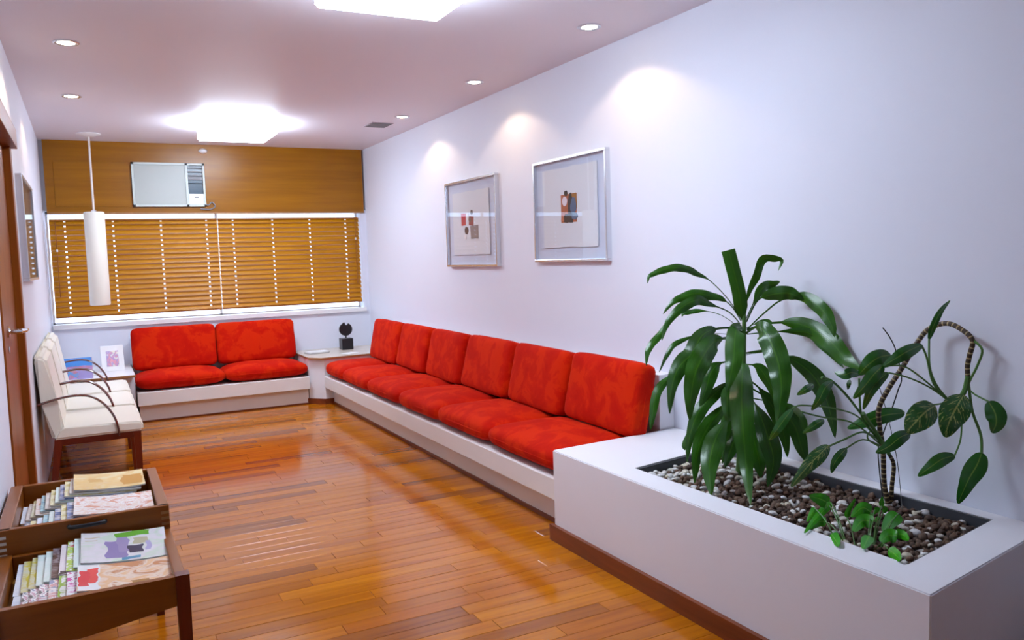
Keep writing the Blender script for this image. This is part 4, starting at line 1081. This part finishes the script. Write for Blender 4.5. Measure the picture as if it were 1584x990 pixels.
c_house = cover('house', (0.80, 0.82, 0.76), [(0.85, 0.85, 0.82), (0.75, 0.70, 0.72), (0.60, 0.70, 0.55)], 4, [(0.28, 0.12, 0.52, 0.70, (0.28, 0.22, 0.42)), (0.42, 0.30, 0.55, 0.82, (0.34, 0.28, 0.46)), (0.42, 0.82, 0.80, 0.97, (0.16, 0.42, 0.05)), (0.55, 0.25, 0.72, 0.52, (0.05, 0.05, 0.09)), (0.60, 0.55, 0.78, 0.75, (0.50, 0.45, 0.30)), (0.48, 0.04, 0.66, 0.12, (0.10, 0.30, 0.45)), (0.74, 0.30, 0.80, 0.6, (0.45, 0.40, 0.60)), (0.05, 0.82, 0.2, 0.85, (0.6, 0.5, 0.35)), (0.05, 0.72, 0.18, 0.75, (0.6, 0.5, 0.35))])
c_mint = cover('mint', (0.55, 0.75, 0.66), [(0.55, 0.78, 0.66), (0.70, 0.82, 0.76), (0.80, 0.86, 0.84)], 3)
c_lime = cover('lime', (0.75, 0.80, 0.80), [(0.15, 0.40, 0.60), (0.45, 0.62, 0.05), (0.80, 0.82, 0.75), (0.7, 0.15, 0.1)], 5, hard=True)
c_pink = cover('pinkish', (0.80, 0.74, 0.76), [(0.82, 0.80, 0.80), (0.78, 0.68, 0.70)], 4, [(0, 0, 1, 0.10, (0.05, 0.03, 0.04))])
c_dark = cover('dark', (0.03, 0.02, 0.03), [(0.02, 0.02, 0.02), (0.10, 0.05, 0.05), (0.30, 0.25, 0.28)], 8)
c_grey = cover('greyyellow', (0.55, 0.60, 0.60), [(0.50, 0.55, 0.55), (0.60, 0.60, 0.40), (0.62, 0.52, 0.05)], 5, [(0.06, 0.15, 0.2, 0.8, (0.58, 0.50, 0.04))])
c_skin = cover('portrait', (0.82, 0.62, 0.48), [(0.85, 0.80, 0.72), (0.80, 0.45, 0.22), (0.85, 0.68, 0.52), (0.55, 0.20, 0.06)], 3.2, [(0.0, 0.0, 0.22, 1.0, (0.84, 0.82, 0.80)), (0.02, 0.18, 0.12, 0.78, (0.75, 0.03, 0.04)), (0.12, 0.30, 0.2, 0.85, (0.78, 0.06, 0.05)), (0.55, 0.10, 0.75, 0.25, (0.42, 0.20, 0.05))])
c_mag = cover('magenta', (0.80, 0.76, 0.80), [(0.70, 0.05, 0.35), (0.85, 0.80, 0.82), (0.60, 0.04, 0.25)], 8, hard=True, rects= [(0, 0, 1, 0.15, wh)])
c_mosaic = cover('mosaic', (0.8, 0.8, 0.8), [(0.03, 0.03, 0.04), (0.75, 0.75, 0.75), (0.45, 0.15, 0.25), (0.85, 0.85, 0.85), (0.10, 0.15, 0.25)], 8, hard=True)
c_mosaic2 = cover('bluemosaic', (0.8, 0.8, 0.8), [(0.20, 0.25, 0.45), (0.78, 0.72, 0.72), (0.65, 0.30, 0.30), (0.25, 0.30, 0.45)], 6, hard=True)
c_green = cover('greenline', (0.75, 0.76, 0.70), [(0.20, 0.12, 0.05), (0.75, 0.75, 0.70), (0.25, 0.40, 0.05)], 7, [(0, 0, 0.03, 1, (0.25, 0.42, 0.05))])
c_blue = cover('bluewhite', (0.55, 0.66, 0.82), [(0.35, 0.50, 0.75), (0.80, 0.84, 0.88)], 5)
c_orange = cover('desert', (0.84, 0.80, 0.66), [(0.85, 0.82, 0.70), (0.78, 0.50, 0.16), (0.84, 0.70, 0.36)], 3, [(0.68, 0.15, 0.98, 0.75, (0.60, 0.30, 0.06)), (0.2, 0.45, 0.4, 0.7, (0.66, 0.40, 0.12))])
c_white = cover('redtitle', (0.84, 0.82, 0.80), [(0.86, 0.85, 0.84), (0.80, 0.60, 0.48), (0.84, 0.82, 0.80), (0.70, 0.30, 0.18)], 7)
c_teal = cover('teal', (0.15, 0.45, 0.50), [(0.10, 0.40, 0.48), (0.45, 0.65, 0.66), (0.08, 0.25, 0.40)], 4)
c_navy = cover('navy', (0.06, 0.10, 0.24), [(0.04, 0.07, 0.20), (0.12, 0.18, 0.36), (0.75, 0.78, 0.80)], 5)
c_yel = cover('yellowspine', (0.72, 0.60, 0.10), [(0.78, 0.62, 0.05), (0.84, 0.80, 0.60), (0.60, 0.50, 0.20)], 6)
c_olive = cover('olive', (0.45, 0.42, 0.10), [(0.40, 0.40, 0.08), (0.60, 0.58, 0.40), (0.78, 0.78, 0.70)], 6)
c_brown = cover('tan', (0.55, 0.45, 0.36), [(0.45, 0.34, 0.26), (0.70, 0.64, 0.58), (0.80, 0.78, 0.74)], 6)
FLOORF = ZF - 0.07
fan([('house cover', c_house), ('pale mint', c_mint), ('lime and blue', c_lime), ('pale pink', c_pink), ('black', c_dark), ('pale mint', c_mint), ('pale mint', c_mint), ('grey and yellow', c_grey), ('grey and yellow', c_grey), ('white and blue', c_blue)],
    0.052, 2.715, FLOORF + 0.004, ZF - 0.018, 0.0195, 0.245, 0.195, 0.006, radians(6), radians(8), 'back row of the lower rack tray', 'magazines in the lower tray')
fan([('orange portrait', c_skin), ('magenta', c_mag), ('white and green', c_green), ('blue and pink', c_mosaic2), ('black and white', c_mosaic), ('black and white', c_mosaic), ('black and white', c_mosaic), ('light blue', c_blue)],
    0.045, 2.506, FLOORF + 0.004, ZF - 0.026, 0.0235, 0.25, 0.175, 0.006, radians(5), radians(2.5), 'front row of the lower rack tray', 'magazines in the lower tray')
FLOORR = ZR - 0.084
fan([('orange desert', c_orange), ('tan', c_brown), ('yellow', c_yel), ('navy blue', c_navy), ('pale mint', c_mint), ('yellow', c_yel), ('tan', c_brown), ('teal', c_teal), ('white', c_white), ('olive', c_olive), ('tan', c_brown), ('white and blue', c_blue)],
    0.030, 3.265, FLOORR + 0.004, ZR - 0.002, 0.0152, 0.235, 0.19, 0.006, radians(4), radians(2), 'back row of the upper rack tray', 'magazines in the upper tray')
fan([('red and white', c_white), ('navy blue', c_navy), ('yellow and white', c_yel), ('navy blue', c_navy), ('pale mint', c_mint), ('teal', c_teal), ('white and blue', c_blue), ('yellow', c_yel), ('navy blue', c_navy), ('tan', c_brown)],
    0.035, 3.005, FLOORR + 0.004, ZR - 0.022, 0.0185, 0.245, 0.185, 0.006, radians(4), radians(1.5), 'front row of the upper rack tray', 'magazines in the upper tray')
